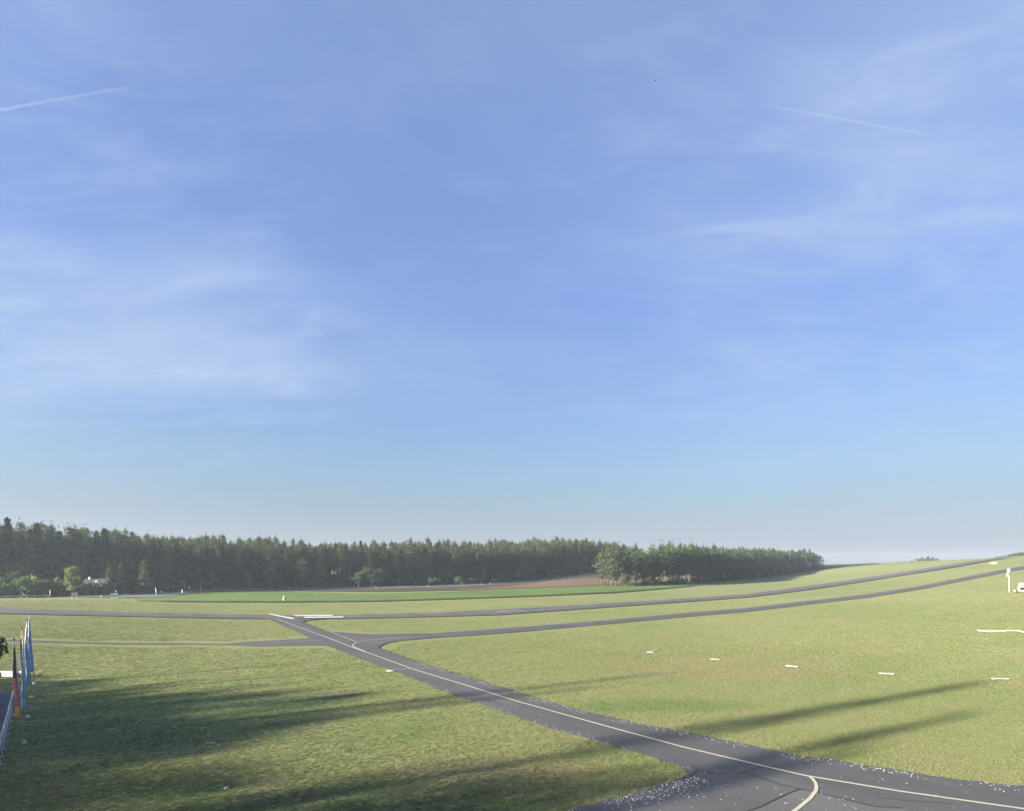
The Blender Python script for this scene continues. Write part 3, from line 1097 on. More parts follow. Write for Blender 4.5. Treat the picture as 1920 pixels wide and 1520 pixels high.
def scatter(o, coll):
    ng = bpy.data.node_groups.new('scatter_' + o.name, 'GeometryNodeTree')
    ng.interface.new_socket('Geometry', in_out='INPUT', socket_type='NodeSocketGeometry')
    ng.interface.new_socket('Geometry', in_out='OUTPUT', socket_type='NodeSocketGeometry')
    gi = ng.nodes.new('NodeGroupInput')
    go = ng.nodes.new('NodeGroupOutput')
    ci = ng.nodes.new('GeometryNodeCollectionInfo')
    ci.inputs[0].default_value = coll
    ci.inputs['Separate Children'].default_value = True
    ci.inputs['Reset Children'].default_value = True
    ip = ng.nodes.new('GeometryNodeInstanceOnPoints')
    ip.inputs['Pick Instance'].default_value = True

    def attr(nm, ty):
        a = ng.nodes.new('GeometryNodeInputNamedAttribute')
        a.data_type = ty
        a.inputs[0].default_value = nm
        return a.outputs[0]
    ng.links.new(gi.outputs[0], ip.inputs['Points'])
    ng.links.new(ci.outputs[0], ip.inputs['Instance'])
    ng.links.new(attr('kd', 'INT'), ip.inputs['Instance Index'])
    ng.links.new(attr('rz', 'FLOAT_VECTOR'), ip.inputs['Rotation'])
    ng.links.new(attr('sc', 'FLOAT'), ip.inputs['Scale'])
    ng.links.new(ip.outputs[0], go.inputs[0])
    md = o.modifiers.new('scatter', 'NODES')
    md.node_group = ng


deep = []
for row in range(3, 15):
    s = random.uniform(0, 5)
    while s < total:
        p, nrm, px = along(s)
        q = p + nrm * (2 + row * 4.8 + random.uniform(-1.6, 1.6)) + Vector((random.uniform(-1, 1), 0, 0))
        if px < 1205:
            deep.append((q.x, q.y, float(zt(q.x, q.y)), height_at(px) * random.uniform(0.85, 1.09) * (1.09 if random.random() < 0.14 else 1)))
        s += 4.5
for i in range(210):                             # the wood closes behind the bend of the road and on the left
    px = random.uniform(335, 425) if i < 70 else random.uniform(-60, 520)
    f = ground(px, interp(FRONT, px))
    q = f * ((f.y + random.uniform(*((6, 70) if i < 70 else (24, 95)))) / f.y)
    deep.append((q.x, q.y, float(zt(q.x, q.y)), random.uniform(0.85, 1.02) * (1 + 0.0012 * (q.y - f.y))))
tree_mass('forest', deep, [PINES[0], PINES[1], PINES[3], PINES[5], SPRUCES[0]], 'deep dark pine forest behind its own front rows of trees', 'forest')

# dark young growth in the shade under the edge of the wood
young = []
for lo, hi, step in ((4.5, 8.0, 3.4), (10.0, 14.0, 4.0)):
    s = 1.0
    while s < total - 1:
        p, nrm, px = along(s)
        if -100 < px < 1135:
            q = p + nrm * random.uniform(lo, hi)
            young.append((q.x, q.y, float(zt(q.x, q.y)), random.uniform(0.7, 1.25)))
        s += random.uniform(0.7, 1.3) * step
tree_mass('young_growth', young, YOUNG, 'dark young growth in the shade under the edge of the forest', 'undergrowth')

# the grove on the slope
GROVE = [(1148, 1098.8), (1200, 1097.4), (1250, 1095.4), (1300, 1092.6), (1350, 1089.6), (1400, 1085.6), (1440, 1081), (1480, 1075.8), (1515, 1070.6), (1540, 1065.4)]
gl = [ground(px, interp(GROVE, px)) for px in np.arange(1148, 1541, 2)]
gacc = [0]
for a, b in zip(gl[:-1], gl[1:]):
    gacc.append(gacc[-1] + math.hypot(b.x - a.x, b.y - a.y))


def galong(s):
    i = min(max(int(np.searchsorted(gacc, s)) - 1, 0), len(gl) - 2)
    t = (s - gacc[i]) / max(gacc[i + 1] - gacc[i], 1e-6)
    p = gl[i].lerp(gl[i + 1], t)
    d = gl[i + 1] - gl[i]
    d.z = 0
    d.normalize()
    return p, Vector((-d.y, d.x, 0)), 960 + p.x / p.y * 1000


deep = []
s = 0.5
while s < gacc[-1]:
    p, nrm, px = galong(s)
    thin = px < 1330
    for row in range(3 if thin else 2):
        pp, nn, px2 = galong(min(gacc[-1] - 0.3, s + random.uniform(-1.5, 1.5)))
        q = pp + nn * (1.0 + row * (5.5 if thin else 4.8) + random.uniform(-1, 1))
        if thin:
            lab = 'open pine with visible trunk at the left end of the grove beyond the runway'
            grp = 'open pines at the left end of the grove'
            where = 'first pines at the left end' if px2 < 1200 else ('pines left of the gap' if px2 < 1265 else 'pines at the see-through gap')
            lab = 'open %s-row pine, one of the %s of the grove' % (('front', 'middle', 'rear')[row], where)
            grp = 'open %s of the grove, %s row' % (where, ('front', 'middle', 'rear')[row])
            if row == 2 and random.random() < 0.35:
                continue
            plant_tree('pine_tree', random.choice(OPEN_PINES), q.x, q.y, random.uniform(0.92, 1.05), lab, 'tree', grp,
                       interp([(1148, 1.06), (1200, 1.06), (1215, 0.92), (1230, 1.08), (1260, 1.12), (1330, 1.24)], px2) * random.uniform(0.88, 1.08))
        else:
            lab = 'dark pine in the dense right half of the grove on the slope'
            where = 'just right of the see-through gap' if px2 < 1400 else ('in the middle of its dense stretch' if px2 < 1480 else 'at its rounded right end')
            lab = 'dark %s-row pine of the grove, %s' % (('front', 'second')[row], where)
            grp = 'dark %s-row pines of the grove %s' % (('front', 'second')[row], where)
            plant_tree('pine_tree', random.choice([PINES[4]] + OPEN_PINES if row == 0 else PINES), q.x, q.y, random.uniform(0.95, 1.15) * (1.1 if row == 0 else 1), lab, 'tree', grp,
                       interp([(1330, 1.0), (1400, 1.05), (1480, 0.98), (1525, 0.86), (1541, 0.72)], px2) * random.uniform(0.90, 1.07) * (17.5 / 18 if row else 0.95))
    s += 4.6 if thin else 6.4
s = 0
while s < gacc[-1]:
    p, nrm, px = galong(s)
    if px > 1335:
        for row in range(2, 7):
            q = p + nrm * (1 + row * 4.6 + random.uniform(-1.5, 1.5))
            if 960 + q.x / q.y * 1000 < 1536:
                deep.append((q.x, q.y, float(zt(q.x, q.y)), interp([(1330, 0.98), (1400, 1.02), (1480, 0.97), (1525, 0.82), (1541, 0.66)], px) * random.uniform(0.9, 1.06)))
    s += 5.0
under = []
s = 0
while s < gacc[-1]:
    p, nrm, px = galong(s)
    if px > 1338:
        for lo in (1.5, 6, 12):
            q = p + nrm * (lo + random.uniform(-1, 2))
            if 960 + q.x / q.y * 1000 < 1534:
                under.append((q.x, q.y, float(zt(q.x, q.y)), random.uniform(0.6, 1.0) * interp([(1338, 1), (1480, 0.85), (1540, 0.55)], px)))
    s += 3.2
tree_mass('grove_undergrowth', under, YOUNG, 'dark undergrowth closing the foot of the dense right half of the grove', 'undergrowth')
tree_mass('grove_interior', deep, [PINES[0], PINES[4], PINES[2]], 'dark inner trees of the grove behind its front pines', 'wood')

# ------------------------------------------------------------------ single trees and shrubs along the road
def at(px, py, back=0.0):
    p = ground(px, py)
    if back:
        p = p + Vector((p.x, p.y, 0)).normalized() * back
        p.z = float(zt(p.x, p.y))
    return p


def single(kind, meshes, px, py, base_h, want_px, label, back=0.0, wide=1.0, cat='tree', group=None):
    """want_px: height in the photograph's pixels; turned into metres at its distance"""
    p = at(px, py, back)
    hm = want_px * p.y / 1000
    k = hm / base_h
    return plant_tree(kind, meshes, p.x, p.y, k * wide, label, cat, group, k)


single('broadleaf_tree', broadleaf_meshes(13, 3.6, 'leaf', 0.06, 46, 70, 0.38), 38, 1117, 13, 78, 'big round leafy tree standing above the hedge at the far left')
single('broadleaf_tree', broadleaf_meshes(10, 2.7, 'bright_leaf', 0.14, 40, 70, 0.32), 138, 1118.5, 10, 62, 'bright yellow-green leafy tree behind the small white board on two legs')
for px_, py_, hp_, wd_, lab_ in [(8, 1118.5, 40, 1.2, 'rounded leafy tree at the left edge, lower than the big one'), (76, 1118, 34, 1.2, 'small leafy tree between the big round one and the bright one'),
                                 (104, 1117.5, 30, 1.1, 'small leafy tree touching the left side of the bright one'), (184, 1115.5, 26, 1.1, 'small leafy tree just left of the slim conifers'),
                                 (334, 1108, 26, 1.3, 'dark leafy tree at the right side of the road bend')]:
    single('broadleaf_tree', LEAFY[1], px_, py_, 8, hp_, lab_, wide=wd_)
single('spruce_tree', spruce_meshes(9, 1.9, 'fresh_spruce'), 205, 1115.5, 9, 54, 'left one of two slim conifers between the white roof and the striped board', wide=0.9)
single('spruce_tree', spruce_meshes(9.5, 1.8, 'fresh_spruce'), 226, 1115, 9.5, 58, 'right one of two slim conifers above the teal striped board', wide=0.8)
single('spruce_tree', spruce_meshes(10.5, 2.8, 'fresh_spruce'), 270, 1112.4, 10.5, 63, 'broad conical spruce standing alone at the road bend', wide=0.95)
single('broadleaf_tree', LEAFY[0], 698, 1100.5, 9, 44, 'large dark green leafy tree at the forest edge behind the crop', back=-1, wide=1.7)
single('broadleaf_tree', LEAFY[1], 672, 1101, 8, 34, 'lower dark leafy tree left of the large one at the forest edge', back=-1, wide=1.5)
single('broadleaf_tree', broadleaf_meshes(5, 2.1, 'bright_leaf', 0.28, 12, 70, 0.3), 971, 1089.3, 5, 20, 'small round pale green tree alone beside the road before the forest', back=-3)
single('broadleaf_tree', LEAFY[2], 1171, 1099.0, 11, 27, 'fresh green leafy tree at the left foot of the grove', back=-1.5, wide=1.2)
single('broadleaf_tree', LEAFY[1], 900, 1095, 8, 14, 'low pale bush-like tree at the forest edge left of the blossoming bush', back=0, wide=1.3)

hedge = [(-70, 1120, 3.4), (-38, 1120, 3.8), (-8, 1119.5, 3.6), (8, 1119.5, 3.9), (26, 1119, 3.5), (52, 1119, 3.7), (70, 1119, 3.4), (88, 1118.5, 3.9), (104, 1118, 3.2), (118, 1118, 2.6),
         (152, 1117.5, 2.6), (163, 1117.5, 3.5), (174, 1117.2, 3.4), (184, 1117, 3.6), (194, 1116.6, 3.2), (206, 1116.5, 2.6), (246, 1112, 1.8), (259, 1111.5, 1.6)]
for i, (px, py, h) in enumerate(hedge):
    p = at(px, py)
    o = link('shrub', SHRUBS[i % 3], None, p)
    h *= 1.35 if px < 125 else 1.0
    o.scale = (h / 2.2 * 1.05, h / 2.2, h / 2.2)
    o.rotation_euler = (0, 0, random.uniform(0, 6.28))
    tag(o, 'leafy green shrub in the hedge behind the white rail at far left' if px < 125 else 'low shrub in the row between the white board and the road',
        'shrub', 'shrubs of the hedge at far left' if px < 125 else 'low shrubs beside the road')
for i, (px, py, hp) in enumerate([(312, 1108, 10), (326, 1107.5, 12), (342, 1106, 9), (430, 1104, 10), (560, 1101.5, 12), (590, 1101.3, 14), (612, 1101, 12), (640, 1101, 9), (745, 1099.5, 10), (782, 1098.6, 12),
                                 (812, 1097.7, 16), (858, 1096.3, 14), (872, 1095.8, 13), (886, 1095.4, 13), (945, 1091.6, 12), (1010, 1086, 13), (1030, 1084, 11), (1045, 1082, 12), (1062, 1080.2, 10)]):
    p = at(px, py)
    o = link('shrub', SHRUBS[(i * 2 + 1) % 3], None, p)
    k = hp * p.y / 1000 / 2.2
    o.scale = (k * 1.25, k, k)
    o.rotation_euler = (0, 0, random.uniform(0, 6.28))
    tag(o, 'low green bush at the foot of the forest beside the country road', 'shrub', 'bushes at the foot of the forest')
p = at(928, 1092.5)
o = link('shrub', shrub_mesh(2.2, 1.6, 'blossom', 8, 50), None, p)
o.scale = (1.35, 1.1, 1.15)
tag(o, 'pale blossoming bush at the forest edge above the ploughed field', 'shrub')
for i, (px, py, hp) in enumerate([(1190, 1098.2, 9), (1212, 1097.6, 10), (1228, 1096.8, 13), (1243, 1096.2, 9), (1262, 1095.6, 11), (1282, 1094.4, 10), (1305, 1093, 12), (1325, 1091.8, 10)]):
    p = at(px, py)
    o = link('shrub', SHRUBS[(i + 1) % 3], None, p)
    k = hp * p.y / 1000 / 2.2
    o.scale = (k * 1.3, k, k)
    tag(o, 'dark undergrowth bush between the open trunks of the grove', 'shrub', 'undergrowth bushes of the grove')
# hilltop bushes on the skyline
for px, py, hp, wd, lab in [(1728, 1050.6, 8, 1.0, 'left round tree of the three on the hilltop skyline'), (1739, 1050.2, 9.5, 1.1, 'middle and tallest tree of the three on the hilltop skyline'),
                            (1748, 1049.9, 8.0, 1.0, 'right round tree of the three on the hilltop skyline')]:
    u = (px - 960) / 1000
    d = 497.0
    x, y = u * d, d
    k = hp * d / 1000 / 9
    plant_tree('broadleaf_tree', LEAFY[0], x, y, k * 1.05 * wd, lab, 'tree', None, k)
for px, hp, wd in [(1723, 4.6, 1.7), (1734, 4.4, 2.0), (1744, 4.4, 2.0), (1755, 3.8, 2.1), (1710, 1.8, 2.4), (1698, 1.6, 1.6), (1684, 1.8, 1.2)]:
    d = 494.0
    x = (px - 960) / 1000 * d
    o = link('shrub', SHRUBS[0], None, (x, d, float(zt(x, d))))
    k = hp * d / 1000 / 2.2
    o.scale = (k * wd, k * wd, k)
    tag(o, 'low dark bush on the hilltop skyline round the three trees', 'shrub', 'bushes on the hilltop skyline')
far = []
for px in np.arange(1866, 2060, 1.3):
    d = random.uniform(395, 420)
    x = (px - 960) / 1000 * d
    hp = interp([(1866, 2.0), (1884, 3.0), (1900, 5.5), (1930, 7), (2060, 11)], px) * random.uniform(0.6, 1.25)
    row_px = interp([(1866, 1045.4), (1884, 1043.6), (1920, 1040.4), (2060, 1030)], px)
    zz = H + (1060 - row_px + hp) / 1000 * d
    z0 = float(zt(x, d))
    far.append((x, d, z0, max(0.12, (zz - z0) / 9.0)))
tree_mass('distant_wood', far, [LEAFY[0], (trunk_mesh('far_trunk', 7, 0.15, [], M['grey_bark']), spruce_meshes(8.5, 2.2)[1])], 'distant dark line of trees on the skyline at the right edge', 'wood')

# ------------------------------------------------------------------ trees west of the tower: only their long shadows reach the view
SLOPE = math.tan(SUN_EL)


def thin_spruce(h, w, loose):
    """a meagre conifer that lets a good part of the sun through"""
    tm, cm = spruce_meshes(h, w, density=0.5)
    n = int(h * w * 16 * loose)
    t = rng.uniform(0, 1, n) ** 1.4
    r = (w * (1 - t) ** 0.85 + 0.1) * np.sqrt(rng.uniform(0, 1, n))
    a = rng.uniform(0, 6.28, n)
    return tm, leaf_mesh('spruce_crown', np.stack([r * np.cos(a), r * np.sin(a), h * (0.05 + 0.95 * t)], 1), 0.27, M['spruce'], 0.6)


def shade_tree(tx, ty, xc, w, kd, loose=1.0):
    """stands where the tip of its shadow falls on the turf seen at column tx, row ty"""
    t = ground(tx, ty)
    y = t.y - TRAVEL.y / TRAVEL.x * (t.x - xc)
    h = (t.x - xc) / (TRAVEL.x / math.cos(SUN_EL)) * SLOPE
    if kd == 's':
        plant_tree('spruce_tree', thin_spruce(h, w, loose), xc, y, 1.0, 'tall spruce west of the tower casting a long shadow over the turf', 'tree', 'shadow casting spruces west of the tower')
    else:
        plant_tree('broadleaf_tree', broadleaf_meshes(h, w, 'dark_leaf', 0.04, 22, int(h * 2.6 * loose), 0.25), xc, y, 1.0, 'leafy tree west of the tower shading the lawn beside the flags', 'tree', 'shading trees west of the tower')


# a belt of just-leafing trees: the far edge of their joint shade, point by point
edge_tip = [ground(*q) for q in [(-120, 1272), (0, 1268), (150, 1266), (300, 1269), (480, 1279), (620, 1287), (740, 1294), (880, 1316), (700, 1350), (600, 1385), (550, 1430), (580, 1480), (720, 1525)]]
XB = -75.0
tip_y0 = [p.y - 0.467 * (p.x - XB) for p in edge_tip]
order = np.argsort(tip_y0)
ty0 = np.array(tip_y0)[order]
tx0 = np.array([edge_tip[i].x for i in order])
y0 = ty0[0]
i = 0
while y0 < ty0[-1]:
    xc = XB + (-5, 0, 5)[i % 3] + random.uniform(-1, 1)
    x = float(np.interp(y0, ty0, tx0)) + random.uniform(-1.2, 0.6) + float(np.interp(y0, [-13, 2, 6, 12, 30], [7, 7, 3.5, 1.5, 0.5]))
    yc = y0 + 0.467 * (xc - XB)
    h = (x - xc) / 0.906 * SLOPE
    plant_tree('broadleaf_tree', broadleaf_meshes(h, 2.5, 'dark_leaf', 0.03, 26, int(h * 2.0), 0.25), xc, yc, 1.0, 'leafy tree west of the tower shading the lawn beside the flags', 'tree', 'shading trees west of the tower')
    y0 += 0.8
    i += 1
for tx, ty, xc, w, kd, lo in [(1110, 1288, -76, 2.0, 's', 1.4), (1250, 1261, -75, 1.6, 's', 1.4), (960, 1305, -78, 2.2, 'b', 1.4), (1862, 1275, -40, 2.7, 's', 1.5), (1835, 1334, -41, 2.4, 's', 1.3), (1640, 1400, -42, 2.4, 's', 1.2),
                              (1560, 1372, -43, 2.8, 'b', 0.9), (1440, 1400, -42, 2.8, 'b', 0.9), (1180, 1418, -43, 2.4, 'b', 0.9), (980, 1440, -45, 2.4, 'b', 0.9), (760, 1470, -46, 2.2, 'b', 0.9)]:
    shade_tree(tx, ty, xc, w, kd, lo)

# ------------------------------------------------------------------ flagpoles, flags, railing, wall at the left
POLES = [(45, 1393, 26, 1198), (52.3, 1345, 41, 1178), (59.3, 1307.5, 50, 1162), (65, 1281.5, 54.5, 1151)]
pole_label = ['white flagpole nearest the railing, with the black red gold flag', 'flagpole second from the camera, its ball foot in the lawn',
              'flagpole third from the camera, in the row of blue flags', 'farthest flagpole of the row, with its white foot near the lit grass']


def flag_cloth(name, mats, length, w0, w1, folds, seed):
    """a limp banner: pleated strip hanging along its pole, one mesh per colour"""
    r = random.Random(seed)
    root = None
    out = []
    nu, nv = 13, 26
    ph = r.uniform(0, 6)

    def pt(u, t):
        w = w0 + (w1 - w0) * t ** 0.8
        x = 0.04 + w * u * (0.9 + 0.1 * math.sin(4 * t + ph))
        y = 0.07 * (0.4 + t) * math.sin(folds * u * math.pi + ph + 2.2 * t) + 0.03 * math.sin(9 * t + ph)
        z = -length * t - 0.16 * u * (1 - t) * 2 + 0.02 * math.sin(7 * u + ph)
        return (x, y, z)
    return pt, nu, nv


def cloth_part(name, pt, nu, u0, u1, t0, t1, mat, parent, n_t):
    V, F = [], []
    for j in range(n_t + 1):
        for i in range(nu + 1):
            V.append(pt(u0 + (u1 - u0) * i / nu, t0 + (t1 - t0) * j / n_t))
    for j in range(n_t):
        for i in range(nu):
            q = j * (nu + 1) + i
            F.append((q, q + 1, q + nu + 2, q + nu + 1))
    o = mesh_obj(name, V, F, mat, parent, smooth=True)
    sm = o.modifiers.new('cloth', 'SOLIDIFY')
    sm.thickness = 0.006
    return o


for i, (bx, by, tx, ty) in enumerate(POLES):
    b = ground(bx, by)
    top = Vector(((tx - 960) / 1000 * b.y, b.y, H + (1060 - ty) / 1000 * b.y))
    L = (top - b).length
    rot = (top - b).to_track_quat('Z', 'Y').to_euler()
    r = empty('flagpole', b, rot=rot)
    tag(r, pole_label[i], 'flagpole', 'flagpoles along the railing')
    MB().tube([(0, 0, -0.2), (0, 0, L * 0.5), (0, 0, L - 0.06)], [0.034, 0.030, 0.020], 10).build('pole', M['pole'], r, True)
    MB().ball((0, 0, L), 0.055, 8, 6).build('finial', M['dark'], r, True)
    MB().tube([(0, 0, -0.1), (0, 0, 0.10), (0, 0, 0.18)], [0.13, 0.12, 0.05], 10).build('foot', M['white'] if i else M['concrete'], r, True)
    fr = empty('flag', b + (top - b) * ((L - 0.30) / L), rot=rot)
    if i == 0:
        tag(fr, 'limp black red and gold flag on the flagpole nearest the railing', 'flag')
        pt, nu, nv = flag_cloth('flag', None, 3.75, 0.10, 0.27, 2.5, 3)
        cloth_part('black_stripe', pt, 8, 0.0, 1.0, 0.0, 0.42, M['black_cloth'], fr, 12)
        cloth_part('red_stripe', pt, 8, 0.0, 1.0, 0.42, 0.84, M['red'], fr, 12)
        cloth_part('gold_stripe', pt, 8, 0.0, 1.0, 0.84, 1.0, M['gold'], fr, 6)
    else:
        lab = ['limp light blue banner with white lettering, second flag from the camera', 'limp blue and white banner with a faded red top, third flag from the camera',
               'limp deep blue banner on the farthest flagpole'][i - 1]
        tag(fr, lab, 'flag')
        pt, nu, nv = flag_cloth('flag', None, [4.55, 4.3, 4.25][i - 1], 0.10, [0.32, 0.30, 0.30][i - 1], 2.8, 11 + i)
        a = [M['pink_cloth'], M['white_cloth'], M['pale_blue']][i - 1]  # top cloths coloured as if the low sun lit them
        bl = [M['light_blue'], M['blue'], M['blue']][i - 1]
        t0 = [0.20, 0.30, 0.16][i - 1]
        cloth_part('banner_top', pt, 8, 0.0, 1.0, 0.0, t0, a, fr, 6)
        cloth_part('banner', pt, 8, 0.0, 1.0, t0, 0.86, bl, fr, 18)
        cloth_part('banner_hem', pt, 8, 0.0, 1.0, 0.86, 1.0, M['pale_blue'] if i == 1 else bl, fr, 4)

# tubular railing
feet = [(23.6, 1341), (21.2, 1352.5), (18.6, 1364.5), (15.6, 1376.3), (12.2, 1390), (8.6, 1403.5), (4.6, 1418), (0.2, 1433), (-5, 1449), (-11, 1467)]
fp = [ground(*q) for q in feet]
rail = empty('railing', fp[4])
tag(rail, 'white tubular railing along the paved yard beside the flagpoles', 'railing')
tops = []
for q in fp:
    t = q + Vector((-0.10, 0.0, 1.02))
    tops.append(t - fp[4])
    MB().tube([q - fp[4] - Vector((0, 0, 0.1)), t - fp[4]], 0.028, 8).build('post', M['galv'], rail, True)
    MB().tube([q - fp[4] + Vector((0, 0, -0.04)), q - fp[4] + Vector((0, 0, 0.03))], 0.09, 8).build('foot_plate', M['white'], rail)
far_top = ground(27.5, 1322) + Vector((-0.1, 0, 1.02)) - fp[4]
MB().tube([far_top] + tops, 0.032, 8).build('top_rail', M['galv'], rail, True)
MB().tube([far_top - Vector((0, 0, 1.1)), far_top], 0.028, 8).build('post', M['galv'], rail, True)

# low white barrier at the back of the yard
a, b = ground(-60, 1266.5), ground(41, 1270.5)
d = (b - a).normalized()
ang = math.atan2(d.y, d.x)
L = (b - a).length
w = empty('barrier', (a + b) / 2, ang)
tag(w, 'low grey panel barrier with a white top board behind the flags', 'barrier')
MB().box((0, 0, 0.22), (L - 0.5, 0.05, 0.36)).build('panel', M['concrete'], w)
MB().box((0, -0.03, 0.47), (L, 0.10, 0.09)).build('top_board', M['white'], w)
for s in (-0.46, -0.23, 0.09, 0.44):
    MB().box((s * L, -0.06, 0.34), (0.10, 0.07, 0.72)).build('post', M['dark'], w)

# clipped little tree whose crown edge reaches in at the left
p = at(-17, 1372)
hh = (1372 - 1186) / 1000 * p.y
plant_tree('broadleaf_tree', broadleaf_meshes(hh, 0.66, 'dark_leaf', 0.72, 18, 34, 0.10), p.x, p.y, 1.0, 'dark clipped little tree cut off by the left edge of the view', 'tree')
# molehill
p = at(73, 1263.5)
mb = MB()
mb.ball((0, 0, 0), 0.18, 9, 5, 0.5)
mb.v = [(v[0] * 1.5 + random.uniform(-.03, .03), v[1] + random.uniform(-.03, .03), v[2]) for v in mb.v]
tag(mb.build('molehill', M['soil_dark'], None, True, p), 'small dark molehill on the lit grass right of the flags', 'molehill')

# ------------------------------------------------------------------ small things far off on the left
a, b = ground(-120, 1120.0), ground(92, 1119.6)
d = b - a
L = math.hypot(d.x, d.y)
r = empty('rail_barrier', (a + b) / 2, math.atan2(d.y, d.x))
tag(r, 'long low white rail before the hedge at the far left', 'barrier')
MB().tube([(-L / 2, 0, 0.42), (L / 2, 0, 0.42)], 0.13, 8).build('rail', M['white'], r, True)
for k in range(9):
    MB().box((-L / 2 + 0.3 + k * (L - 0.6) / 8, 0.05, 0.1), (0.14, 0.12, 0.6)).build('post', M['galv'], r)


def post(px, py, hp, rad, mat, label, group=None, name='marker_post', lean=0.0, cap=None, cat='post'):
    p = at(px, py)
    h = hp * p.y / 1000
    r = empty(name, p)
    tag(r, label, cat, group)
    MB().tube([(0, 0, -0.15), (lean * 0.5, 0, h * 0.5), (lean, 0, h)], rad, 8).build('shaft', mat, r, True)
    if cap:
        MB().tube([(lean, 0, h * 0.72), (lean, 0, h * 0.86)], rad * 1.06, 8).build('band', cap, r)
    return r


def board(px, py, wpx, top, bot, label, name='notice_board', mat='white', stripe=None, legs=True, tilt=0.0, cat='sign'):
    p = at(px, py)
    k = p.y / 1000
    wm, z1, z0 = wpx * k, (py - top) * k, (py - bot) * k
    r = empty(name, p, math.atan2(p.x, p.y) * -1 + tilt)
    tag(r, label, cat)
    if stripe:
        hgt = z1 - z0
        MB().box((0, 0, z0 + hgt * 0.84), (wm, 0.06, hgt * 0.31)).build('panel', M[mat], r)
        MB().box((0.02, 0.01, z0 + hgt * 0.53), (wm * 0.96, 0.05, hgt * 0.30)).build('stripe', M[stripe], r)
        MB().box((0, 0, z0 + hgt * 0.19), (wm, 0.06, hgt * 0.36)).build('panel', M[mat], r)
    else:
        MB().box((0, 0, (z1 + z0) / 2), (wm, 0.06, z1 - z0)).build('panel', M[mat], r)
        MB().box((0, 0.045, (z1 + z0) / 2), (wm + 0.06, 0.03, z1 - z0 + 0.06)).build('frame', M['galv'], r)
    for s in (-1, 1):
        MB().tube([(s * wm * 0.42, 0.09, -0.1), (s * wm * 0.42, 0.09, z1 - 0.05)], 0.04, 6).build('leg', M['galv'], r)
    return r


board(139.6, 1121.4, 8.4, 1110.6, 1116.2, 'small white board on two legs under the bright green tree')
board(214.3, 1122, 12, 1111.6, 1121.6, 'white notice board with a teal stripe beside the road bend', stripe='teal', tilt=-0.25)
p = at(217.5, 1122, 0.5)
r = empty('marker_post', p)
tag(r, 'thin teal post standing behind the striped notice board', 'post')
MB().tube([(0, 0, -0.1), (0, 0, 2.1)], 0.08, 6).build('shaft', M['teal'], r)
MB().box((0, 0, 2.15), (0.3, 0.1, 0.3)).build('sign_plate', M['teal'], r)
board(234.8, 1119.4, 3.6, 1112.8, 1116.8, 'tiny white plate on a short stand at the left mouth of the road', name='road_sign')
post(94, 1119.5, 14, 0.09, M['galv'], 'pale grey post at the right end of the long white rail')
post(190, 1119.8, 4, 0.10, M['galv'], 'stubby grey post between the white board and the striped board')
post(294.4, 1119.6, 19, 0.085, M['galv'], 'tall leaning grey pole at the road bend', lean=-0.45, cat='pole', name='road_pole')


def round_sign(px, py, top, rpx, label):
    p = at(px, py)
    k = p.y / 1000
    r = empty('road_sign', p)  # also the disc added for the glint in the grove
    tag(r, label, 'sign')
    zc = (py - top) * k
    rr = rpx * k
    MB().tube([(0, 0.05, -0.1), (0, 0.05, zc + rr * 0.6)], 0.035, 6).build('shaft', M['galv'], r)
    MB().tube([(0, -0.01, zc), (0, 0.02, zc)], rr, 14).build('disc', M['white'], r)
    return r


round_sign(302, 1115, 1108.6, 2.3, 'low round white sign left of the pale posts at the road bend')
round_sign(354, 1108.5, 1101, 2.4, 'round white sign beside the grey pole before the dark forest')
post(346.5, 1108.5, 15, 0.09, M['galv'], 'grey pole just left of the round white sign', cat='pole', name='road_pole')
post(342, 1113.4, 9, 0.17, M['white'], 'thick white post at the corner of the green crop')
post(376, 1108.6, 12, 0.12, M['galv'], 'grey post standing alone at the left end of the country road')
delin = [(400.8, 1108.6), (450, 1107), (501, 1105.6), (525, 1105), (541.7, 1104.9), (600, 1104.2), (635, 1103.8), (705, 1103.2), (803, 1100.8), (902.7, 1097), (919, 1096),
         (972, 1091.2), (995, 1088.8), (1033, 1084.6), (1049, 1083), (1087, 1078.6), (1102, 1077)]
for px, py in delin:
    r = post(px, py, 4.6, 0.085, M['white'], 'little white delineator post along the country road before the forest', 'delineator posts along the country road', 'delineator_post', cap=M['dark'])
board(1133, 1073.5, 5, 1056, 1061, 'small white sign at the forest edge where the grove begins', name='road_sign')
round_sign(1245.5, 1096.3, 1071.2, 2.2, 'small round white sign glinting between the trunks of the grove')  # added disc that makes the bright spot among the trunks

# marker in the green crop
p = at(532.7, 1125.2)
r = empty('field_marker', p)
tag(r, 'small white and yellow marker standing alone in the green crop', 'marker')
k = p.y / 1000
MB().tube([(0, 0, -0.1), (0, 0, 5.5 * k)], [0.34, 0.27], 10).build('drum', M['yellow'], r, True)
MB().tube([(0, 0, 5.5 * k), (0, 0, 8.8 * k)], [0.22, 0.16], 10).build('top', M['white'], r, True)
for s in (-1, 1):
    MB().box((s * 0.46, 0, 2.4 * k), (0.10, 0.10, 4.8 * k)).build('stay', M['dark'], r)

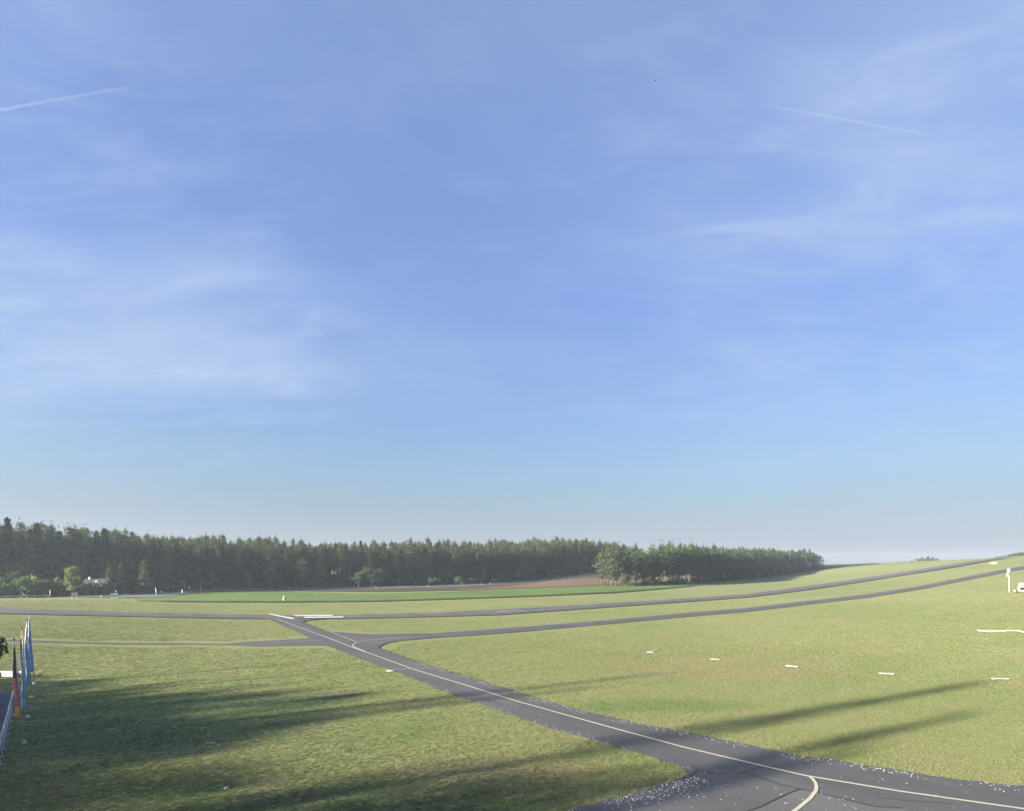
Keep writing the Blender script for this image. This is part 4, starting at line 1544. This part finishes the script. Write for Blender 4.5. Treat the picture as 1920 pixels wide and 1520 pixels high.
# house behind the hedge, only its roof end shows
p = at(172, 1116.4)
k = p.y / 1000
r = empty('house', p, 0.12)
tag(r, 'small pale house with a grey roof half hidden behind the shrubs', 'house')
e, g = 24 * k, 31.0 * k
MB().box((0, 3, e / 2), (7.2, 6, e)).build('wall', M['render'], r)
mb = MB()
for s in (-1, 1):
    mb.add([(-3.9, 3 + s * 3.4, e - 0.25), (3.9, 3 + s * 3.4, e - 0.25), (3.9, 3, g), (-3.9, 3, g), (-3.9, 3 + s * 3.4, e - 0.1), (3.9, 3 + s * 3.4, e - 0.1), (3.9, 3, g + 0.15), (-3.9, 3, g + 0.15)],
           [(0, 1, 2, 3), (4, 5, 6, 7), (0, 1, 5, 4), (0, 3, 7, 4), (1, 2, 6, 5)])
rf = mb.build('roof', M['roof'], r)
MB().box((-2.2, 2.6, g + 0.25), (0.5, 0.5, 0.9)).build('chimney', M['white'], rf)
MB().box((0.9, 1.0, e + 0.45), (0.9, 0.8, 0.5)).build('dormer', M['concrete'], rf)
for s in (-1, 1):
    f = MB().box((s * 1.9, -0.02, e * 0.62), (1.1, 0.08, 1.2)).build('window', M['white'], r)
    MB().box((s * 1.9, -0.075, e * 0.62), (0.9, 0.04, 1.0)).build('pane', M['glass'], f)

# ------------------------------------------------------------------ right side: markers, windsock, signal boards
labels = {(1225.5, 1219.5): 'long white board lying tilted, upper of the leftmost pair on the turf', (1219, 1223.4): 'short white board, lower of the leftmost pair on the turf',
          (1340, 1236.2): 'short white board on the turf, second group from the left', (1484.5, 1249.3): 'white board on the reddish patch of turf, middle of the row',
          (1662, 1263): 'white board on the turf, fourth group from the left', (1875.5, 1272.8): 'white board on the turf at the tip of the long tree shadow'}
for (px, py), lab in labels.items():
    wpx = {1225.5: 20, 1219: 13, 1340: 17, 1484.5: 23, 1662: 28, 1875.5: 33}[px]
    sl = {1225.5: -6, 1219: 0.6, 1340: 0.6, 1484.5: 2, 1662: 1.6, 1875.5: 0.6}[px]
    a, b = ground(px - wpx / 2, py - sl / 2), ground(px + wpx / 2, py + sl / 2)
    d = b - a
    L = math.hypot(d.x, d.y)
    r = empty('boundary_board', (a + b) / 2, math.atan2(d.y, d.x))
    tag(r, lab, 'marker board', 'white marker boards on the turf')
    MB().box((0, 0, 0.07), (L, 0.12, 0.04), Matrix.Rotation(0.12, 3, 'X')).build('plank', M['white'], r)
    for s in (-1, 1):
        MB().box((s * L * 0.38, 0.02, 0.01), (0.06, 0.2, 0.12)).build('foot', M['galv'], r)

edge = [(1833, 1181.6), (1842, 1183.2), (1862, 1183.6), (1885, 1182.8), (1908, 1182.0), (1914, 1183.6), (1922, 1185.4), (1950, 1187.5), (2000, 1190)]
w3 = [ground(*q) for q in edge]
r = empty('signal_area_kerb', w3[3])
tag(r, 'long white kerb lying on the turf at the right edge, left end bent up', 'kerb')
for a, b in zip(w3[:-1], w3[1:]):
    d = b - a
    L = math.hypot(d.x, d.y)
    rot = Matrix.Rotation(math.atan2(d.y, d.x), 3, 'Z')
    MB().box((a + b) / 2 - w3[3] + Vector((0, 0, 0.08)), (L - 0.03, 0.15, 0.12), rot).build('segment', M['white'], r)

# windsock
p = at(1892.3, 1110)
k = p.y / 1000
hm = (1110 - 1066) * k
r = empty('windsock', p)
tag(r, 'limp red and white windsock on a pale yellow mast at the right', 'windsock')
MB().tube([(0, 0, -0.2), (0, 0, hm)], [0.085, 0.055], 10).build('mast', worn('cream_paint', (0.62, 0.60, 0.42), 0.5, 0.2), r, True)
ring = [(0.28 * math.cos(t) - 0.10, 0.28 * math.sin(t) - 0.05, hm - 0.05 + 0.10 * math.cos(t)) for t in np.linspace(0, 2 * math.pi, 15)]
MB().tube(ring, 0.02, 6, cap=False).build('hoop', M['galv'], r, True)
ax = [Vector((-0.10, -0.05, hm)), Vector((-0.16, -0.08, hm - 0.42)), Vector((-0.30, -0.10, hm - 0.80)), Vector((-0.46, -0.10, hm - 1.12)), Vector((-0.54, -0.08, hm - 1.50)), Vector((-0.58, -0.07, hm - 1.82))]
rad = [0.29, 0.28, 0.23, 0.19, 0.17, 0.13]
for i in range(5):
    m_ = M['red'] if i % 2 == 0 else M['white_cloth']
    if i == 0:
        m_ = M['pink_cloth']
    mid = ax[i].lerp(ax[i + 1], 0.5) + Vector((random.uniform(-0.03, 0.03), 0, 0))
    MB().tube([ax[i], mid, ax[i + 1]], [rad[i], (rad[i] + rad[i + 1]) / 2 * 0.92, rad[i + 1]], 10, cap=False).build('sock_band', m_, r, True)

# signal boards cut by the right edge
p = at(1911, 1110.6)
k = p.y / 1000
r = empty('signal_beam', p, -0.05)
tag(r, 'white beam with a black band on short legs at the right edge', 'signal marker')
MB().box((2.2, 0, 3.4 * k), (4.6, 0.24, 2.6 * k)).build('beam', M['white'], r)
MB().box((-0.62, 0, 3.4 * k), (0.26, 0.252, 2.8 * k)).build('band', M['dark'], r)
MB().box((-0.95, 0, 3.4 * k), (0.38, 0.24, 2.4 * k)).build('beam_end', M['white'], r)
for x in (-0.5, 1.6, 4.0):
    MB().box((x, 0, 0.5 * k), (0.12, 0.12, 3.6 * k)).build('leg', M['dark'], r)
r = empty('signal_board', p + Vector((0, 0.6, 0)), -0.05)
tag(r, 'white signal board with a dark hole, standing behind the beam', 'signal board')
zb, zt_, x0 = 5.0 * k, 18.5 * k, 0.28
mb = MB()


def slab(x0a, x1a, x0b, x1b, z0, z1):
    mb.add([(x0a, -0.04, z0), (x1a, -0.04, z0), (x1b, -0.04, z1), (x0b, -0.04, z1), (x0a, 0.04, z0), (x1a, 0.04, z0), (x1b, 0.04, z1), (x0b, 0.04, z1)],
           [(0, 1, 2, 3), (7, 6, 5, 4), (0, 4, 5, 1), (1, 5, 6, 2), (2, 6, 7, 3), (3, 7, 4, 0)])


slab(0.25, 0.68, 0.46, 0.86, zb, zt_)
slab(0.86, 2.1, 0.86, 2.1, zt_ - 0.42, zt_)
slab(0.78, 2.0, 0.80, 2.0, zb + 0.62, zb + 1.0)
slab(2.0, 2.4, 1.98, 2.38, zb + 0.6, zt_)
mb.build('board', M['white'], r)
MB().box((1.5, 0.09, (zb + zt_) / 2), (1.8, 0.05, zt_ - zb - 0.1)).build('backing', M['dark'], r)
for x in (0.5, 2.0):
    MB().box((x, 0.16, zb / 2), (0.10, 0.10, zb + 1.0)).build('leg', M['dark'], r)

# roof shaped marker on the hill
p = at(1863, 1056.8)
k = p.y / 1000
r = empty('roof_marker', p)
tag(r, 'white roof shaped marker with orange ends beside the runway on the hill', 'marker')
hw, hh = 6.2 * k, 3.6 * k


def prism(x0, x1, name, mat):
    V = [(x, y, z) for x in (x0, x1) for (y, z) in ((-0.6, 0.0), (0.6, 0.0), (0, hh))]
    mesh_obj(name, V, [(0, 2, 1), (3, 4, 5), (0, 1, 4, 3), (1, 2, 5, 4), (2, 0, 3, 5)], mat, r)


prism(-hw, -hw * 0.62, 'end_panel', M['orange'])
prism(-hw * 0.62, hw * 0.70, 'middle_panel', M['white'])
prism(hw * 0.70, hw, 'end_panel', M['orange'])

# small block at the holding line, pale lumps on the lawn
p = at(731, 1257.5)
r = mesh_obj('marker_block', MB().box((0, 0, 0.03), (0.60, 0.20, 0.10)).v, MB().box((0, 0, 0), (1, 1, 1)).f, M['concrete'], None, loc=p)
tag(r, 'low pale block at the left end of the holding line', 'marker')


def lump(px, py, rr, label, mat='pale_stone'):
    p = at(px, py)
    mb = MB().ball((0, 0, rr * 0.25), rr, 8, 5, 0.5)
    mb.v = [(v[0] * random.uniform(0.8, 1.3), v[1] * random.uniform(0.8, 1.2), v[2]) for v in mb.v]
    tag(mb.build('stone', M[mat], None, True, p), label, 'stone')


lump(425, 1477.5, 0.11, 'flat pale stone on the shaded lawn near the bottom left')
lump(390, 1393, 0.10, 'left one of three pale stones in the shaded lawn')
lump(399, 1393.5, 0.12, 'middle one of three pale stones in the shaded lawn')
lump(410, 1398, 0.08, 'right one of three pale stones in the shaded lawn')

# bird
u, v, d = (1228.8 - 960) / 1000, (1060 - 151) / 1000, 46.0
r = empty('bird', (u * d, d, H + v * d), 1.35)
r.scale = (0.55, 0.55, 0.75)
tag(r, 'small dark bird high in the blue sky', 'bird')
mb = MB()
mb.tube([(-0.17, 0, 0), (-0.10, 0, 0.01), (0, 0, 0.0), (0.09, 0, 0.015), (0.14, 0, 0.03), (0.18, 0, 0.02)], [0.012, 0.035, 0.05, 0.036, 0.03, 0.006], 8)
mb.add([(-0.16, -0.02, 0), (-0.16, 0.02, 0), (-0.27, 0.05, 0), (-0.27, -0.05, 0)], [(0, 1, 2, 3)])
for s in (-1, 1):
    mb.add([(0.06, s * 0.03, 0.02), (-0.06, s * 0.03, 0.02), (-0.05, s * 0.14, -0.09), (0.05, s * 0.15, -0.08), (-0.07, s * 0.20, -0.22), (-0.02, s * 0.21, -0.22)],
           [(0, 1, 2, 3), (3, 2, 4, 5)])
mb.build('body', M['dark'], r, True)

# contrails, far above everything
def contrail(pa, pb, w0, w1, alpha, label):
    D = 9000.0
    V = lambda p: Vector(((p[0] - 960) / 1000 * D, D, H + (1060 - p[1]) / 1000 * D))
    a, b = V(pa), V(pb)
    m = bpy.data.materials.new('ice_trail')
    m.use_nodes = True
    nt = m.node_tree
    nt.nodes.clear()
    out = nt.nodes.new('ShaderNodeOutputMaterial')
    tr = nt.nodes.new('ShaderNodeBsdfTransparent')
    df = nt.nodes.new('ShaderNodeBsdfDiffuse')
    tl = nt.nodes.new('ShaderNodeBsdfTranslucent')
    df.inputs[0].default_value = tl.inputs[0].default_value = (0.9, 0.9, 0.9, 1)
    mx0 = nt.nodes.new('ShaderNodeMixShader')
    mx0.inputs[0].default_value = 0.5
    nt.links.new(df.outputs[0], mx0.inputs[1])
    nt.links.new(tl.outputs[0], mx0.inputs[2])
    tc = nt.nodes.new('ShaderNodeTexCoord')
    sp = nt.nodes.new('ShaderNodeSeparateXYZ')
    nt.links.new(tc.outputs['Generated'], sp.inputs[0])
    n = noise(nt, 14, 4, 0.7, tc.outputs['Generated'])
    lw = nt.nodes.new('ShaderNodeLayerWeight')
    lw.inputs[0].default_value = 0.5
    core = smooth(nt, lw.outputs['Facing'], 1.0, 0.25, 0, 1)
    e = math_node(nt, 'MULTIPLY', smooth(nt, sp.outputs['X'], 0.0, 0.55, alpha[0], alpha[1]), smooth(nt, n, 0.3, 0.65, 0.35, 1))
    e = math_node(nt, 'MULTIPLY', e, core, clamp=True)
    e = math_node(nt, 'MULTIPLY', e, smooth(nt, sp.outputs['X'], 1.0, 0.93), clamp=True)
    mx = nt.nodes.new('ShaderNodeMixShader')
    nt.links.new(e, mx.inputs[0])
    nt.links.new(tr.outputs[0], mx.inputs[1])
    nt.links.new(mx0.outputs[0], mx.inputs[2])
    nt.links.new(mx.outputs[0], out.inputs[0])
    k = 16
    pts = [a.lerp(b, i / k) + Vector((0, 0, random.uniform(-6, 6))) for i in range(k + 1)]
    rad = [(w0 + (w1 - w0) * i / k) * random.uniform(0.85, 1.15) for i in range(k + 1)]
    rad[0] *= 0.3
    rad[-1] *= 0.3
    o = MB().tube([p - a for p in pts], rad, 12).build('contrail', m, None, True, a)
    o.visible_shadow = True
    tag(o, label, 'contrail')


contrail((-40, 213), (262, 160), 20, 10, (0.15, 0.06), 'short faint contrail rising at the upper left of the sky')
contrail((1310, 174), (1752, 256), 12, 18, (0.01, 0.055), 'long thin straight contrail at the upper right of the sky')
contrail((1120, 149), (1165, 151), 12, 14, (0.04, 0.02), 'tiny faint contrail scrap left of the bird')

# ------------------------------------------------------------------ turf and pale grit near the tower
def in_poly(px, py, loop):
    x = np.array([p[0] for p in loop], float)
    y = np.array([p[1] for p in loop], float)
    ins = np.zeros(px.shape, bool)
    j = len(loop) - 1
    for i in range(len(loop)):
        c = ((y[i] > py) != (y[j] > py)) & (px < (x[j] - x[i]) * (py - y[i]) / (y[j] - y[i] + 1e-12) + x[i])
        ins ^= c
        j = i
    return ins


plan_link = [(p.x, p.y) for p in (ground(*q) for q in LEFT_EDGE + [(700, 1700), (700, 1900), (2700, 1900)] + RIGHT_EDGE)]
plan_yard = [(p.x, p.y) for p in (ground(*q) for q in [(27, 1296), (-40, 1287), (-300, 1287), (-500, 1420), (-300, 1540), (-60, 1500), (-8, 1440), (10, 1395)])]


def strip_plan(o):
    """outline test for a ribbon object: gathers its quads' plan cells"""
    me = o.data
    return np.array([(v.co.x, v.co.y) for v in me.vertices])


def near_any(x, y, P_, r):
    """true where a point lies within r of one of the points P_"""
    cell = r
    occ = set()
    for a in P_:
        i, j = int(a[0] // cell), int(a[1] // cell)
        for di in (-1, 0, 1):
            for dj in (-1, 0, 1):
                occ.add((i + di, j + dj))
    return np.array([(int(a // cell), int(b // cell)) in occ for a, b in zip(x, y)])


def build_turf():
    coll = bpy.data.collections.new('tuft_kinds')
    for k in range(5):
        V, F = [], []
        nb = 15
        for i in range(nb):
            a = random.uniform(0, 6.28)
            r0 = random.uniform(0, 0.13)
            bx, by = math.cos(a) * r0, math.sin(a) * r0
            az = random.uniform(0, 6.28)
            hgt = random.uniform(0.03, 0.07)
            ln = random.uniform(0.2, 0.8) * hgt
            w = random.uniform(0.006, 0.012)
            dx, dy = math.cos(az), math.sin(az)
            b0 = len(V)
            V += [(bx - dy * w, by + dx * w, -0.01), (bx + dy * w, by - dx * w, -0.01), (bx + dx * ln * 0.5 + dy * w * .7, by + dy * ln * 0.5 - dx * w * .7, hgt * 0.65), (bx + dx * ln, by + dy * ln, hgt)]
            F += [(b0, b0 + 1, b0 + 2), (b0, b0 + 2, b0 + 3)]
        me = bpy.data.meshes.new('tuft')
        me.from_pydata(V, [], F)
        me.materials.append(M['blade'])
        coll.objects.link(bpy.data.objects.new('tuft', me))
    n = 340000
    # thinner with distance, out to where single blades no longer show
    d = 14.0 * np.exp(rng.uniform(0, 1, n) ** 1.25 * math.log(150 / 14.0))
    u = rng.uniform(-1.5, 1.5, n)
    x, y = u * d, d
    keep = (np.abs(u) < 1.0 + 0.5 * rng.uniform(0, 1, n)) & ~in_poly(x, y, plan_link) & ~in_poly(x, y, plan_yard)
    x, y = x[keep], y[keep]
    for o in (taxi_east, taxi_west, runway):
        k = near_any(x, y, strip_plan(o), 1.1)
        x, y = x[~k], y[~k]
    z = zt(x, y)
    m = len(x)
    me = bpy.data.meshes.new('short_grass')
    me.vertices.add(m)
    me.vertices.foreach_set('co', np.stack([x, y, z], -1).ravel())
    at_ = me.attributes.new('sc', 'FLOAT', 'POINT')
    at_.data.foreach_set('value', rng.uniform(0.55, 1.1, m) * np.clip(y / 40, 0.85, 1.5))
    at_ = me.attributes.new('rz', 'FLOAT_VECTOR', 'POINT')
    rz = np.zeros((m, 3))
    rz[:, 2] = rng.uniform(0, 6.28, m)
    at_.data.foreach_set('vector', rz.ravel())
    at_ = me.attributes.new('kd', 'INT', 'POINT')
    at_.data.foreach_set('value', rng.integers(0, 5, m))
    o = link('short_grass', me)
    scatter(o, coll)
    tag(o, 'short mown grass covering the airfield beside the taxiway', 'grass', kind='stuff')


build_turf()


def build_grit():
    """pale grit and fallen blossom swept along the edges of the link"""
    mb = MB()

    def chip(x, y, r):
        z = float(zt(x, y)) + 0.035 * lift(math.hypot(x, y))
        a = random.uniform(0, 6.28)
        h = r * random.uniform(0.35, 0.8)
        V = [(x + r * math.cos(a + q) * random.uniform(0.7, 1.2), y + r * math.sin(a + q) * random.uniform(0.7, 1.2), z) for q in (0, 1.3, 2.5, 3.8, 5.1)]
        V.append((x + random.uniform(-.3, .3) * r, y + random.uniform(-.3, .3) * r, z + h))
        mb.add(V, [(i, (i + 1) % 5, 5) for i in range(5)])

    def edge(path, n, spread, bias, size):
        w = [ground(*q) for q in path]
        ln = [0]
        for a, b in zip(w[:-1], w[1:]):
            ln.append(ln[-1] + (b - a).length)
        for _ in range(n):
            s = random.random() * ln[-1]
            # gathers in little drifts
            if math.sin(s * 1.9) + math.sin(s * 0.73 + 1) + random.uniform(-1.6, 1.6) < -0.2:
                continue
            i = max(0, int(np.searchsorted(ln, s)) - 1)
            i = min(i, len(w) - 2)
            t = (s - ln[i]) / (ln[i + 1] - ln[i])
            p = w[i].lerp(w[i + 1], t)
            d_ = w[i + 1] - w[i]
            nr = Vector((-d_.y, d_.x, 0)).normalized()
            off = abs(random.gauss(0, spread)) * bias + random.gauss(0, 0.06)
            q = p + nr * off
            chip(q.x, q.y, size * random.uniform(0.5, 1.5))
    E_ = RIGHT_EDGE
    edge([q for q in E_ if 770 <= q[0] <= 2100], 1500, 0.40, 1, 0.026)
    L_ = LEFT_EDGE
    edge([q for q in L_ if 780 <= q[0] <= 1290 and q[1] < 1453], 420, 0.28, 1, 0.026)
    edge([q for q in L_ if q[1] > 1450], 1300, 0.62, 1, 0.026)
    w = [ground(x, y) for x, y in [(1420, 1478), (1455, 1480), (1465, 1491), (1476, 1507), (1472, 1507), (1531, 1489), (1541, 1490), (1556, 1498), (1505, 1500), (1394, 1456), (1322, 1450), (1320, 1462), (1310, 1475),
                                   (1500, 1436), (1522, 1434), (1430, 1512), (1585, 1511), (1605, 1517), (1345, 1447), (1352, 1500), (1290, 1490), (1600, 1500), (1655, 1462), (1700, 1470)]]
    for p in w:
        chip(p.x, p.y, 0.038)
    for _ in range(110):
        p = ground(random.uniform(1260, 1900), random.uniform(1440, 1520))
        if in_poly(np.array([p.x]), np.array([p.y]), plan_link)[0]:
            chip(p.x, p.y, 0.018 * random.uniform(0.5, 1.4))
    o = mb.build('grit', M['pale_stone'])
    tag(o, 'pale grit and petals scattered along the taxiway edges', 'grit', kind='stuff')


build_grit()

# ------------------------------------------------------------------ haze over the field in the evening air
HAZE = 0.00023
if HAZE:
    hz = bpy.data.materials.new('haze')
    hz.use_nodes = True
    nt = hz.node_tree
    nt.nodes.clear()
    out = nt.nodes.new('ShaderNodeOutputMaterial')
    vol = nt.nodes.new('ShaderNodeVolumePrincipled')
    vol.inputs['Color'].default_value = (0.72, 0.84, 1.0, 1)
    vol.inputs['Density'].default_value = HAZE
    vol.inputs['Anisotropy'].default_value = 0.2
    nt.links.new(vol.outputs[0], out.inputs['Volume'])
    o = MB().box((0, 0, 19), (3400, 3400, 54)).build('haze', hz)
    tag(o, kind='stuff')
    o['label'] = 'thin evening haze over the airfield'
